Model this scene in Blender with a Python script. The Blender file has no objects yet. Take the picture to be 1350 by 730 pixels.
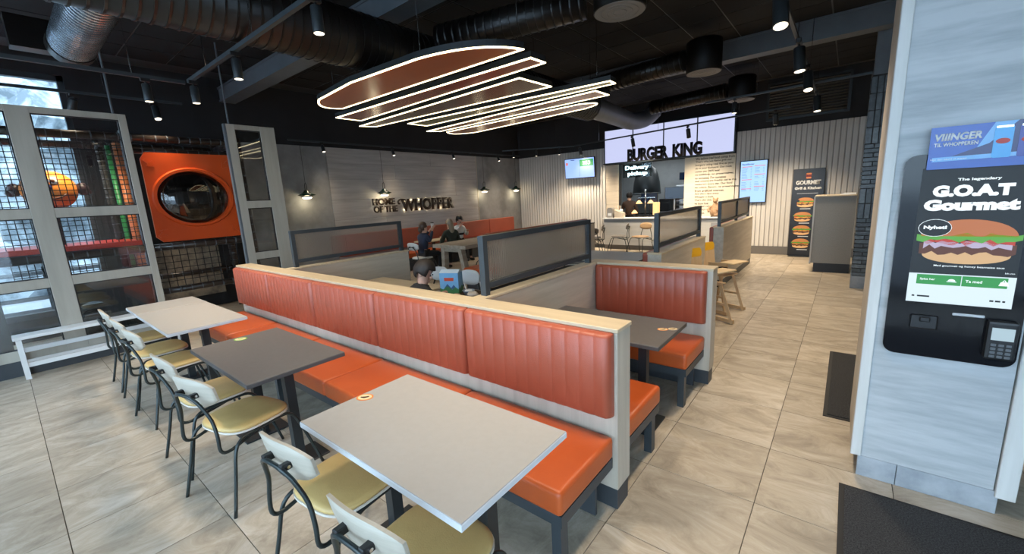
import bpy, bmesh, math, random
from mathutils import Vector, Matrix
R = math.radians
random.seed(7)
scene = bpy.context.scene
col = scene.collection
# ---------------------------------------------------------------- camera, sky, exposure
cam_d = bpy.data.cameras.new('camera'); cam = bpy.data.objects.new('camera', cam_d); col.objects.link(cam)
cam_d.sensor_width = 36.0; cam_d.lens = 36.0 * 544.7 / 1350.0; cam_d.clip_start = 0.05; cam_d.clip_end = 200
YAW, PITCH, ROLL = R(39.15), R(10.95), R(2.98)
fw = Vector((-math.sin(YAW) * math.cos(PITCH), math.cos(YAW) * math.cos(PITCH), -math.sin(PITCH)))
rt = Vector((math.cos(YAW), math.sin(YAW), 0)); dn = fw.cross(rt)
rt2 = math.cos(ROLL) * rt + math.sin(ROLL) * dn; dn2 = -math.sin(ROLL) * rt + math.cos(ROLL) * dn
m = Matrix((rt2, -dn2, -fw)).transposed().to_4x4(); m.translation = Vector((0, 0, 1.73))
cam.matrix_world = m
scene.camera = cam
world = bpy.data.worlds.new('sky'); scene.world = world; world.use_nodes = True
wn = world.node_tree; bg = wn.nodes['Background']
bg.inputs[0].default_value = (0.60, 0.79, 1.0, 1); bg.inputs[1].default_value = 5.2      # even overcast sky
scene.view_settings.view_transform = 'Standard'; scene.view_settings.look = 'None'
scene.view_settings.gamma = 1.0; scene.view_settings.use_curve_mapping = False
scene.view_settings.exposure = 0.66
SPOT_W = 60.0
# ---------------------------------------------------------------- materials
MATS = {}
def nodes_of(name):
    mt = bpy.data.materials.new(name); mt.use_nodes = True
    nt = mt.node_tree; return mt, nt, nt.nodes['Principled BSDF'], nt.nodes['Material Output']
def L(nt, a, b): nt.links.new(a, b)
def mat(name, c, c2=None, rough=0.5, metal=0.0, scale=(6, 6, 6), bump=0.0, bscale=None, coat=0.0, detail=4, lo=0.35, hi=0.65, spec=0.5, coords='Object'):
    """plain or two-tone noise material with optional fine bump"""
    if name in MATS: return MATS[name]
    mt, nt, bs, out = nodes_of(name)
    bs.inputs['Base Color'].default_value = (*c, 1); bs.inputs['Roughness'].default_value = rough
    bs.inputs['Metallic'].default_value = metal; bs.inputs['Coat Weight'].default_value = coat
    bs.inputs['Specular IOR Level'].default_value = spec
    if c2 is not None or bump:
        tc = nt.nodes.new('ShaderNodeTexCoord'); mp = nt.nodes.new('ShaderNodeMapping')
        if coords == 'World':
            ge = nt.nodes.new('ShaderNodeNewGeometry'); L(nt, ge.outputs['Position'], mp.inputs[0])
        else: L(nt, tc.outputs['Object'], mp.inputs[0])
        mp.inputs['Scale'].default_value = scale
        nz = nt.nodes.new('ShaderNodeTexNoise'); nz.inputs['Scale'].default_value = 1.0; nz.inputs['Detail'].default_value = detail
        nz.inputs['Roughness'].default_value = 0.6; L(nt, mp.outputs[0], nz.inputs['Vector'])
        if c2 is not None:
            cr = nt.nodes.new('ShaderNodeValToRGB'); cr.color_ramp.elements[0].position = lo; cr.color_ramp.elements[1].position = hi
            cr.color_ramp.elements[0].color = (*c, 1); cr.color_ramp.elements[1].color = (*c2, 1)
            L(nt, nz.outputs['Fac'], cr.inputs[0]); L(nt, cr.outputs[0], bs.inputs['Base Color'])
        if bump:
            b = nt.nodes.new('ShaderNodeBump'); b.inputs['Strength'].default_value = bump; b.inputs['Distance'].default_value = 0.01
            if bscale:
                n2 = nt.nodes.new('ShaderNodeTexNoise'); n2.inputs['Scale'].default_value = bscale; L(nt, tc.outputs['Object'], n2.inputs['Vector']); L(nt, n2.outputs['Fac'], b.inputs['Height'])
            else: L(nt, nz.outputs['Fac'], b.inputs['Height'])
            L(nt, b.outputs[0], bs.inputs['Normal'])
    MATS[name] = mt; return mt
def emis(name, c, s):
    if name in MATS: return MATS[name]
    mt, nt, bs, out = nodes_of(name)
    bs.inputs['Base Color'].default_value = (*[min(1, x) * 0.04 for x in c], 1)
    bs.inputs['Emission Color'].default_value = (*c, 1); bs.inputs['Emission Strength'].default_value = s
    MATS[name] = mt; return mt
def glass(name, tint=(0.95, 0.97, 0.97), gloss=0.06):
    if name in MATS: return MATS[name]
    mt, nt, bs, out = nodes_of(name)
    tr = nt.nodes.new('ShaderNodeBsdfTransparent'); tr.inputs[0].default_value = (*tint, 1)
    gl = nt.nodes.new('ShaderNodeBsdfGlossy'); gl.inputs['Roughness'].default_value = 0.02
    fr = nt.nodes.new('ShaderNodeLayerWeight'); fr.inputs[0].default_value = 0.25
    mx = nt.nodes.new('ShaderNodeMixShader'); ml = nt.nodes.new('ShaderNodeMath'); ml.operation = 'MULTIPLY_ADD'
    ml.inputs[1].default_value = 0.35; ml.inputs[2].default_value = gloss
    L(nt, fr.outputs['Fresnel'], ml.inputs[0]); L(nt, ml.outputs[0], mx.inputs[0]); L(nt, tr.outputs[0], mx.inputs[1]); L(nt, gl.outputs[0], mx.inputs[2])
    L(nt, mx.outputs[0], out.inputs['Surface']); MATS[name] = mt; return mt
def reeded():
    mt, nt, bs, out = nodes_of('reeded_glass')
    rf = nt.nodes.new('ShaderNodeBsdfRefraction'); rf.inputs['Color'].default_value = (0.93, 0.91, 0.88, 1); rf.inputs['Roughness'].default_value = 0.16; rf.inputs['IOR'].default_value = 1.08
    df = nt.nodes.new('ShaderNodeBsdfTranslucent'); df.inputs[0].default_value = (0.75, 0.72, 0.70, 1)
    gl = nt.nodes.new('ShaderNodeBsdfGlossy'); gl.inputs['Roughness'].default_value = 0.25; gl.inputs[0].default_value = (0.6, 0.6, 0.6, 1)
    m1 = nt.nodes.new('ShaderNodeMixShader'); m1.inputs[0].default_value = 0.14; m2 = nt.nodes.new('ShaderNodeMixShader'); m2.inputs[0].default_value = 0.08
    tc = nt.nodes.new('ShaderNodeTexCoord'); wv = nt.nodes.new('ShaderNodeTexWave'); wv.bands_direction = 'Y'; wv.inputs['Scale'].default_value = 14
    b = nt.nodes.new('ShaderNodeBump'); b.inputs['Strength'].default_value = 0.35; b.inputs['Distance'].default_value = 0.005
    L(nt, tc.outputs['Object'], wv.inputs['Vector']); L(nt, wv.outputs['Fac'], b.inputs['Height'])
    for n in (rf, gl): L(nt, b.outputs[0], n.inputs['Normal'])
    L(nt, rf.outputs[0], m1.inputs[1]); L(nt, df.outputs[0], m1.inputs[2]); L(nt, m1.outputs[0], m2.inputs[1]); L(nt, gl.outputs[0], m2.inputs[2]); L(nt, m2.outputs[0], out.inputs['Surface'])
    return mt
def floor_mat():
    mt, nt, bs, out = nodes_of('stone_tile')
    ge = nt.nodes.new('ShaderNodeNewGeometry')
    sub = nt.nodes.new('ShaderNodeVectorMath'); sub.operation = 'SUBTRACT'; sub.inputs[1].default_value = (-0.273, 2.355, 0)
    dv = nt.nodes.new('ShaderNodeVectorMath'); dv.operation = 'SCALE'; dv.inputs['Scale'].default_value = 1 / 0.6
    fl = nt.nodes.new('ShaderNodeVectorMath'); fl.operation = 'FLOOR'
    L(nt, ge.outputs['Position'], sub.inputs[0]); L(nt, sub.outputs[0], dv.inputs[0]); L(nt, dv.outputs[0], fl.inputs[0])
    fz = nt.nodes.new('ShaderNodeVectorMath'); fz.operation = 'MULTIPLY'; fz.inputs[1].default_value = (1, 1, 0); L(nt, fl.outputs[0], fz.inputs[0])
    wh = nt.nodes.new('ShaderNodeTexWhiteNoise'); wh.noise_dimensions = '3D'; L(nt, fz.outputs[0], wh.inputs['Vector'])
    off = nt.nodes.new('ShaderNodeVectorMath'); off.operation = 'SCALE'; off.inputs['Scale'].default_value = 40; L(nt, wh.outputs['Color'], off.inputs[0])
    # streaks run across the aisle, but along it in the window bay
    sp = nt.nodes.new('ShaderNodeSeparateXYZ'); L(nt, ge.outputs['Position'], sp.inputs[0])
    lt = nt.nodes.new('ShaderNodeMath'); lt.operation = 'LESS_THAN'; lt.inputs[1].default_value = -0.873; L(nt, sp.outputs['X'], lt.inputs[0])
    sa = nt.nodes.new('ShaderNodeVectorMath'); sa.operation = 'MULTIPLY'; sa.inputs[1].default_value = (2.4, 5.2, 1)
    sb = nt.nodes.new('ShaderNodeVectorMath'); sb.operation = 'MULTIPLY'; sb.inputs[1].default_value = (5.2, 2.4, 1)
    L(nt, ge.outputs['Position'], sa.inputs[0]); L(nt, ge.outputs['Position'], sb.inputs[0])
    mx = nt.nodes.new('ShaderNodeMix'); mx.data_type = 'VECTOR'; L(nt, lt.outputs[0], mx.inputs[0]); L(nt, sa.outputs[0], mx.inputs[4]); L(nt, sb.outputs[0], mx.inputs[5])
    ad = nt.nodes.new('ShaderNodeVectorMath'); ad.operation = 'ADD'; L(nt, mx.outputs[1], ad.inputs[0]); L(nt, off.outputs[0], ad.inputs[1])
    nz = nt.nodes.new('ShaderNodeTexNoise'); nz.inputs['Scale'].default_value = 1.0; nz.inputs['Detail'].default_value = 8; nz.inputs['Roughness'].default_value = 0.74; nz.inputs['Distortion'].default_value = 1.0
    L(nt, ad.outputs[0], nz.inputs['Vector'])
    cr = nt.nodes.new('ShaderNodeValToRGB'); e = cr.color_ramp.elements
    e[0].position = 0.30; e[0].color = (0.25, 0.208, 0.160, 1); e[1].position = 0.70; e[1].color = (0.55, 0.495, 0.42, 1)
    k = e.new(0.5); k.color = (0.41, 0.35, 0.27, 1)
    L(nt, nz.outputs['Fac'], cr.inputs[0])
    hs = nt.nodes.new('ShaderNodeHueSaturation'); mr = nt.nodes.new('ShaderNodeMapRange'); mr.inputs[3].default_value = 0.88; mr.inputs[4].default_value = 1.1
    L(nt, wh.outputs['Value'], mr.inputs[0]); L(nt, mr.outputs[0], hs.inputs['Value']); L(nt, cr.outputs[0], hs.inputs['Color']); L(nt, hs.outputs[0], bs.inputs['Base Color'])
    bs.inputs['Roughness'].default_value = 0.42
    b = nt.nodes.new('ShaderNodeBump'); b.inputs['Strength'].default_value = 0.08; b.inputs['Distance'].default_value = 0.01; L(nt, nz.outputs['Fac'], b.inputs['Height']); L(nt, b.outputs[0], bs.inputs['Normal'])
    return mt
M_TILE = floor_mat()
M_REED = reeded()
M_GLASS = glass('clear_glass')
M_GROUT = mat('grout', (0.10, 0.09, 0.075), rough=0.9)
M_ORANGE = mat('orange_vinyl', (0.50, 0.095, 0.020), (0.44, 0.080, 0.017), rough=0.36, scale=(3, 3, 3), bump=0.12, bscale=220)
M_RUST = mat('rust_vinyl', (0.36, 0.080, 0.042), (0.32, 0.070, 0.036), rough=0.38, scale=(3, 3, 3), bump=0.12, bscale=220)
M_OAK = mat('pale_oak_laminate', (0.50, 0.43, 0.335), (0.60, 0.52, 0.41), rough=0.5, scale=(1.2, 14, 14), detail=6)
M_OAKV = mat('pale_oak_upright', (0.43, 0.375, 0.30), (0.53, 0.47, 0.385), rough=0.5, scale=(16, 16, 1.0), detail=6)
M_OAKY = mat('pale_oak_along', (0.43, 0.375, 0.30), (0.53, 0.47, 0.385), rough=0.5, scale=(16, 1.2, 16), detail=6)
M_CAP = mat('oak_cap', (0.50, 0.405, 0.27), (0.58, 0.48, 0.33), rough=0.42, scale=(1.2, 20, 20), detail=6)
M_WHITEWOOD = mat('bleached_wood', (0.31, 0.335, 0.35), (0.48, 0.50, 0.51), rough=0.45, scale=(2.0, 2.0, 16), detail=8, lo=0.3, hi=0.62)
M_GREYWOOD = mat('grey_wood', (0.38, 0.355, 0.33), (0.48, 0.455, 0.43), rough=0.55, scale=(1, 0.9, 12), detail=7)
M_SLAT = mat('grey_slat_wood', (0.50, 0.475, 0.44), (0.62, 0.595, 0.555), rough=0.55, scale=(14, 14, 0.9), detail=6)
M_SLATBACK = mat('slat_backing', (0.34, 0.325, 0.30), rough=0.7)
M_CONC = mat('concrete', (0.19, 0.19, 0.188), (0.33, 0.33, 0.325), rough=0.75, scale=(1.4, 1.4, 1.4), detail=9, bump=0.15)
M_BLACK = mat('black_paint', (0.016, 0.017, 0.019), (0.022, 0.023, 0.026), rough=0.8, scale=(2, 2, 2))
M_CEIL = mat('black_acoustic_tile', (0.007, 0.008, 0.009), (0.011, 0.012, 0.0135), rough=0.95, scale=(3, 3, 3), bump=0.1, bscale=150)
M_TBAR = mat('ceiling_grid_metal', (0.055, 0.057, 0.06), rough=0.5)
M_DARKMETAL = mat('dark_powder_metal', (0.028, 0.033, 0.036), rough=0.42, metal=0.3)
M_ANTH = mat('anthracite_frame', (0.045, 0.055, 0.062), rough=0.45, metal=0.2)
M_TUBE = mat('dark_green_grey_tube', (0.036, 0.046, 0.046), rough=0.32, metal=0.5)
M_CHROME = mat('chrome', (0.75, 0.75, 0.75), rough=0.15, metal=1.0)
M_STEEL = mat('grey_steel_paint', (0.10, 0.115, 0.13), (0.12, 0.135, 0.15), rough=0.5, scale=(4, 4, 4))
M_GALV = mat('galvanised_steel', (0.40, 0.43, 0.46), (0.52, 0.56, 0.60), rough=0.25, metal=0.9, scale=(8, 8, 8))
M_BLKDUCT = mat('black_spiral_duct', (0.0075, 0.0062, 0.0055), (0.011, 0.009, 0.008), rough=0.33, metal=0.0, scale=(4, 4, 4))
M_TOPWHITE = mat('warm_white_laminate', (0.37, 0.36, 0.345), (0.385, 0.375, 0.36), rough=0.38, scale=(30, 30, 30))
M_EDGEBLUE = mat('white_edge_band', (0.60, 0.62, 0.64), rough=0.35)
M_TOPGREY = mat('grey_laminate', (0.115, 0.11, 0.11), (0.125, 0.12, 0.12), rough=0.42, scale=(30, 30, 30))
M_EDGEGREY = mat('grey_edge_band', (0.07, 0.07, 0.072), rough=0.45)
M_PLINTH = mat('dark_plinth', (0.038, 0.044, 0.05), rough=0.5)
M_MUST = mat('mustard_vinyl', (0.60, 0.42, 0.165), (0.53, 0.365, 0.14), rough=0.42, scale=(5, 5, 5), bump=0.1, bscale=180)
M_BACKPLY = mat('ash_ply', (0.40, 0.36, 0.295), (0.49, 0.445, 0.37), rough=0.5, scale=(2, 2, 30), detail=6)
M_PLYWHITE = mat('white_ply_edge', (0.62, 0.58, 0.52), rough=0.45)
M_WHITE = mat('white_paint', (0.72, 0.73, 0.73), rough=0.45)
M_BLACKGLOSS = mat('black_gloss', (0.008, 0.008, 0.010), rough=0.10, spec=0.35)
M_BLACKPL = mat('black_plastic', (0.010, 0.010, 0.011), rough=0.45)
M_DRUM = mat('black_drum', (0.004, 0.004, 0.0045), rough=0.5, spec=0.3)
M_FRAMEWOOD = mat('beige_frame', (0.37, 0.335, 0.275), (0.43, 0.39, 0.325), rough=0.5, scale=(10, 10, 1), detail=5)
M_MATCARPET = mat('charcoal_carpet', (0.008, 0.008, 0.009), (0.055, 0.055, 0.057), rough=1.0, scale=(160, 160, 160), bump=0.9, detail=2)
M_RUBBER = mat('mat_border_rubber', (0.012, 0.012, 0.013), rough=0.7)
M_RED = mat('red_padding', (0.52, 0.03, 0.015), rough=0.4)
M_GREENPL = mat('green_padding', (0.02, 0.22, 0.06), rough=0.4)
M_PLAYORANGE = mat('orange_play_plastic', (0.60, 0.070, 0.010), rough=0.3)
M_BROWNPAD = mat('brown_pipe_padding', (0.030, 0.021, 0.017), (0.045, 0.03, 0.024), rough=0.3, scale=(5, 5, 5))
M_NET = mat('black_net_cord', (0.012, 0.012, 0.012), rough=0.8)
M_LED = emis('warm_led', (1.0, 0.84, 0.50), 3.6)
M_LAMPFACE = emis('warm_lamp_face', (1.0, 0.88, 0.68), 2.2)
M_LIGHTBOX = emis('cool_lightbox', (0.62, 0.66, 0.95), 0.62)
M_TEXTDARK = mat('dark_lettering', (0.012, 0.010, 0.009), rough=0.4)
M_BROWNTEXT = mat('dark_brown_lettering', (0.022, 0.012, 0.007), rough=0.35)
M_SKIN = mat('skin', (0.56, 0.33, 0.24), rough=0.5)
# ---------------------------------------------------------------- mesh helpers
class B:
    """collects shapes (world or local coordinates, minus origin o) into one bmesh"""
    def __init__(s, o=(0, 0, 0)): s.bm = bmesh.new(); s.o = Vector(o)
    def _merge(s, b2, M=None):
        me = bpy.data.meshes.new('t'); b2.to_mesh(me); b2.free()
        if M is not None: me.transform(M)
        me.transform(Matrix.Translation(-s.o)); s.bm.from_mesh(me); bpy.data.meshes.remove(me); return s
    def box(s, x0, x1, y0, y1, z0, z1, bev=0, seg=1, M=None):
        b2 = bmesh.new(); bmesh.ops.create_cube(b2, size=1)
        for v in b2.verts: v.co = Vector(((x0 + x1) / 2 + v.co.x * (x1 - x0), (y0 + y1) / 2 + v.co.y * (y1 - y0), (z0 + z1) / 2 + v.co.z * (z1 - z0)))
        if bev: bmesh.ops.bevel(b2, geom=b2.edges[:], offset=bev, segments=seg, profile=0.6, affect='EDGES')
        return s._merge(b2, M)
    def bar(s, p0, p1, w, h=None):
        """rectangular bar between two points"""
        p0, p1 = Vector(p0), Vector(p1); h = h or w; d = p1 - p0
        b2 = bmesh.new(); bmesh.ops.create_cube(b2, size=1)
        for v in b2.verts: v.co = Vector((v.co.x * w, v.co.y * h, (v.co.z + .5) * d.length))
        return s._merge(b2, Matrix.Translation(p0) @ d.to_track_quat('Z', 'Y').to_matrix().to_4x4())
    def cyl(s, p0, p1, r, r2=None, n=16):
        p0, p1 = Vector(p0), Vector(p1); d = p1 - p0
        b2 = bmesh.new(); bmesh.ops.create_cone(b2, cap_ends=True, segments=n, radius1=r, radius2=r if r2 is None else r2, depth=d.length)
        return s._merge(b2, Matrix.Translation((p0 + p1) / 2) @ d.to_track_quat('Z', 'Y').to_matrix().to_4x4())
    def tube(s, pts, r, n=10, smooth=4, closed=False):
        pts = [Vector(p) for p in pts]
        if smooth > 1:
            q = []; N = len(pts)
            for i in range(N if closed else N - 1):
                g = (lambda k: pts[k % N]) if closed else (lambda k: pts[max(0, min(N - 1, k))])
                a, b, c, d = g(i - 1), g(i), g(i + 1), g(i + 2)
                for j in range(smooth):
                    t = j / smooth
                    q.append(0.5 * ((2 * b) + (c - a) * t + (2 * a - 5 * b + 4 * c - d) * t * t + (3 * b - a - 3 * c + d) * t ** 3))
            if not closed: q.append(pts[-1])
            pts = q
        bm = s.bm; rings = []; N = len(pts); up = None
        rad = r if callable(r) else (lambda t: r)
        for i, p in enumerate(pts):
            a = pts[i - 1] if (i or closed) else pts[0]; b = pts[(i + 1) % N] if (i < N - 1 or closed) else pts[-1]
            t = (b - a).normalized()
            if up is None: up = t.orthogonal().normalized()
            up = (up - t * up.dot(t)).normalized(); sd = t.cross(up); rr = rad(i / max(1, N - 1))
            rings.append([bm.verts.new(p - s.o + rr * (math.cos(2 * math.pi * k / n) * up + math.sin(2 * math.pi * k / n) * sd)) for k in range(n)])
        for i in range(N if closed else N - 1):
            A, C = rings[i], rings[(i + 1) % N]
            for k in range(n): f = bm.faces.new((A[k], A[(k + 1) % n], C[(k + 1) % n], C[k])); f.smooth = True
        if not closed: bm.faces.new(rings[0][::-1]); bm.faces.new(rings[-1])
        return s
    def lathe(s, prof, c=(0, 0, 0), n=24, M=None):
        b2 = bmesh.new(); rings = []
        for r, z in prof: rings.append([b2.verts.new((r * math.cos(2 * math.pi * k / n), r * math.sin(2 * math.pi * k / n), z)) for k in range(n)])
        for a, b in zip(rings, rings[1:]):
            for k in range(n): f = b2.faces.new((a[k], a[(k + 1) % n], b[(k + 1) % n], b[k])); f.smooth = True
        b2.faces.new(rings[0][::-1]); b2.faces.new(rings[-1])
        bmesh.ops.remove_doubles(b2, verts=b2.verts[:], dist=1e-6)
        return s._merge(b2, Matrix.Translation(c) @ (M or Matrix()))
    def ball(s, c, rx, ry=None, rz=None, n=16, M=None):
        b2 = bmesh.new(); bmesh.ops.create_uvsphere(b2, u_segments=n, v_segments=max(6, n * 2 // 3), radius=1)
        for v in b2.verts: v.co = Vector((v.co.x * rx, v.co.y * (ry or rx), v.co.z * (rz or rx)))
        for f in b2.faces: f.smooth = True
        return s._merge(b2, Matrix.Translation(c) @ (M or Matrix()))
    def prism(s, poly, t0, t1, plane='XY', M=None):
        """polygon extruded from t0 to t1 along the axis normal to plane"""
        f3 = {'XY': lambda a, b, t: (a, b, t), 'XZ': lambda a, b, t: (a, t, b), 'YZ': lambda a, b, t: (t, a, b)}[plane]
        b2 = bmesh.new(); A = [b2.verts.new(f3(a, b, t0)) for a, b in poly]; C = [b2.verts.new(f3(a, b, t1)) for a, b in poly]; n = len(poly)
        b2.faces.new(A); b2.faces.new(C[::-1])
        for i in range(n): b2.faces.new((A[i], C[i], C[(i + 1) % n], A[(i + 1) % n]))
        bmesh.ops.recalc_face_normals(b2, faces=b2.faces[:]); return s._merge(b2, M)
    def mesh(s, name='m', sm=None):
        if sm is not None:
            for f in s.bm.faces: f.smooth = sm
        me = bpy.data.meshes.new(name); s.bm.to_mesh(me); s.bm.free(); return me
def link(o, parent=None):
    col.objects.link(o)
    if parent is not None: o.parent = parent
    return o
def ob(name, b, m, parent=None, loc=None, label=None, cat=None, group=None, kind=None, sm=None):
    me = b.mesh(name, sm) if isinstance(b, B) else b
    if m is not None and not me.materials: me.materials.append(m)
    o = bpy.data.objects.new(name, me); link(o, parent)
    if loc is not None: o.location = loc
    elif isinstance(b, B) and parent is None: o.location = b.o
    return tag(o, label, cat, group, kind)
def tag(o, label=None, cat=None, group=None, kind=None):
    for k, v in (('label', label), ('category', cat), ('group', group), ('kind', kind)):
        if v: o[k] = v
    return o
def thing(name, label, cat, loc=(0, 0, 0), rz=0, group=None):
    o = bpy.data.objects.new(name, None); o.empty_display_size = 0.1; link(o); o.location = loc; o.rotation_euler = (0, 0, rz)
    return tag(o, label, cat, group)
def struct(name, b, m, label, parent=None): return ob(name, b, m, parent, label=label, kind='structure')
def copy_tree(o, parent=None):
    c = o.copy(); link(c)
    if parent is not None: c.parent = parent
    for ch in list(o.children): copy_tree(ch, c)
    return c
def shared(name, me, parent, loc, rot=(0, 0, 0), sc=None):
    o = bpy.data.objects.new(name, me); link(o, parent); o.location = loc; o.rotation_euler = rot
    if sc: o.scale = sc
    return o
def txt(s, m, parent, loc, rot, w=None, h=None, ext=0.002, bold=0.0, name='lettering', align='LEFT', space=1.0, shear=0.0, label=None, line=1.0):
    """flat or raised lettering; scaled to width w and/or height h (metres)"""
    cu = bpy.data.curves.new('t', 'FONT'); cu.body = s; cu.size = 1; cu.extrude = 0.0; cu.offset = bold; cu.align_x = align; cu.space_character = space; cu.shear = shear; cu.space_line = line
    cu.resolution_u = 3
    to = bpy.data.objects.new('t', cu); link(to)
    bpy.context.view_layer.update()
    me = bpy.data.meshes.new_from_object(to.evaluated_get(bpy.context.evaluated_depsgraph_get()))
    bpy.data.objects.remove(to); bpy.data.curves.remove(cu)
    xs = [v.co.x for v in me.vertices]; ys = [v.co.y for v in me.vertices]
    x0, x1, y0, y1 = min(xs), max(xs), min(ys), max(ys)
    sx = w / (x1 - x0) if w else None; sy = h / (y1 - y0) if h else None
    sx = sx or sy; sy = sy or sx
    bm = bmesh.new(); bm.from_mesh(me); bpy.data.meshes.remove(me)
    bmesh.ops.remove_doubles(bm, verts=bm.verts[:], dist=1e-5)
    for v in bm.verts: v.co = Vector(((v.co.x - x0) * sx, (v.co.y - y0) * sy, 0))
    if ext:
        g = bmesh.ops.extrude_face_region(bm, geom=bm.faces[:])
        for e in g['geom']:
            if isinstance(e, bmesh.types.BMVert): e.co.z += ext
    me = bpy.data.meshes.new(name); bm.to_mesh(me); bm.free(); me.materials.append(m)
    o = bpy.data.objects.new(name, me); link(o, parent); o.location = loc; o.rotation_euler = rot
    if label: o['label'] = label
    return o
FACE_CAM = (R(90), 0, 0)            # lettering on a wall that faces -Y
FACE_E = (R(90), 0, R(90))          # lettering on a wall that faces +X (reads along +Y)
def rrect(w, h, r, n=5, cx=0, cy=0):
    p = []
    for sx, sy, a0 in ((1, 1, 0), (-1, 1, 90), (-1, -1, 180), (1, -1, 270)):
        for k in range(n + 1):
            a = R(a0 + 90 * k / n); p.append((cx + sx * (w / 2 - r) + r * math.cos(a), cy + sy * (h / 2 - r) + r * math.sin(a)))
    return p
def ell(cx, cy, a, b, n=20, a0=0, a1=360): return [(cx + a * math.cos(R(a0 + (a1 - a0) * k / n)), cy + b * math.sin(R(a0 + (a1 - a0) * k / n))) for k in range(n + (a1 - a0 < 360))]
def campx(p):
    d = Vector(p) - Vector((0, 0, 1.73)); zc = d.dot(fw)
    if zc < 0.2: return None
    return 675 + 544.7 * d.dot(rt2) / zc, 365 + 544.7 * d.dot(dn2) / zc, zc
# ================================================================ THE ROOM
X0, X1, Y0, Y1, ZC = -9.2, 3.2, -2.4, 12.0, 4.12
floor = struct('floor', B().box(X0, X1, Y0, Y1 + 4.0, -0.12, -0.004), M_GROUT, 'square stone-look floor tiles with dark joints')
def pieces(parent, name, cells, half, z0, z1, m, up):
    """nearest 300 tiles as parts, the others joined"""
    me = B().box(-half, half, -half, half, z0, z1).mesh(name); me.materials.append(m)
    ranked = []
    for cx, cy in cells:
        z = z1 if up else z0
        pr = [campx((cx + a, cy + b, z)) for a in (-.3, .3) for b in (-.3, .3)]
        area = 0
        if all(pr):
            u = [p[0] for p in pr]; v = [p[1] for p in pr]
            if max(u) > 0 and min(u) < 1350 and max(v) > 0 and min(v) < 730: area = (max(u) - min(u)) * (max(v) - min(v))
        ranked.append((-area, cx, cy))
    ranked.sort(); rest = B()
    for i, (a, cx, cy) in enumerate(ranked):
        if i < 299 and a < 0: shared(name, me, parent, (cx, cy, 0))
        else: rest.box(cx - half, cx + half, cy - half, cy + half, z0, z1)
    o = ob(name, rest, m, parent); o['kind'] = 'stuff'
cells = [(-0.273 + .3 + .6 * i, 2.355 + .3 + .6 * j) for i in range(-15, 6) for j in range(-8, 17)]
cells = [(x, y) for x, y in cells if X0 - .3 < x < X1 + .3 and y < 12.2]
pieces(floor, 'floor_tile', cells, 0.2978, -0.012, 0.0, M_TILE, True)
ceiling = struct('ceiling', B().box(X0, X1, Y0, Y1, ZC, ZC + 0.2), M_TBAR, 'black suspended tile ceiling with a thin metal grid')
cells = [(-1.582 + .3 + .6 * i, 6.42 + .3 + .6 * j) for i in range(-13, 8) for j in range(-15, 9)]
cells = [(x, y) for x, y in cells if X0 + .25 < x < X1 - .2 and Y0 + .2 < y < Y1 - .2]
pieces(ceiling, 'ceiling_tile', cells, 0.290, ZC - 0.006, ZC + 0.01, M_CEIL, False)
# ---- left wall (x = -9.2): window bay, then panelled dining wall
WY = 1.04
wl = struct('wall_left', B((X0 - .1, 5, 0)).box(X0 - .2, X0, WY, Y1 + .2, 0, ZC).box(X0 - .2, X0, Y0, WY, 0, 0.32).box(X0 - .2, X0, Y0, WY, 3.82, ZC), M_BLACK, 'black upper wall above concrete and grey wood panels')
O = wl.location
def wl_part(name, m, y0, y1, z0, z1, t, lab=None):
    o = ob(name, B(O).box(X0, X0 + t, y0, y1, z0, z1, 0.004), m, wl)
    if lab: o['label'] = lab
    return o
wl_part('concrete_panel', M_CONC, 3.1, 4.925, 0, 3.03, .02, 'grey concrete panel beside the play area')
wl_part('concrete_panel', M_CONC, 9.80, Y1, 0, 3.03, .02, 'grey concrete panel in the far corner')
wl_part('edge_strip', M_OAKV, 9.765, 9.795, 0, 3.03, .03)
rows = [0, 0.47, 0.93, 1.40, 1.86, 2.33, 2.68, 3.03]
for i in range(7):
    cuts = [4.93, 4.93 + [2.2, 3.3, 1.4, 2.7, 3.9, 1.8, 3.0][i], 9.76]
    for a, b in zip(cuts, cuts[1:]): wl_part('plank', M_GREYWOOD, a + .0015, b - .0015, rows[i] + .0015, rows[i + 1] - .0015, .022 + random.uniform(0, .002))
# window in the left wall
w1 = struct('window_1', B((X0 - .1, 0, .32)).box(X0 - .13, X0 - .03, WY - .07, WY, .32, 3.82).box(X0 - .13, X0 - .03, Y0, Y0 + .07, .32, 3.82).box(X0 - .13, X0 - .03, Y0, WY, .32, .40).box(X0 - .13, X0 - .03, Y0, WY, 3.74, 3.82), M_ANTH, 'tall daylight window behind the play frame')
Ow = w1.location
ob('mullion', B(Ow).box(X0 - .12, X0 - .04, -.70, -.63, .40, 3.74), M_ANTH, w1)
for a, b in ((Y0 + .07, -.70), (-.63, WY - .07)): ob('pane', B(Ow).box(X0 - .09, X0 - .08, a, b, .40, 3.74), M_GLASS, w1)
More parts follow.
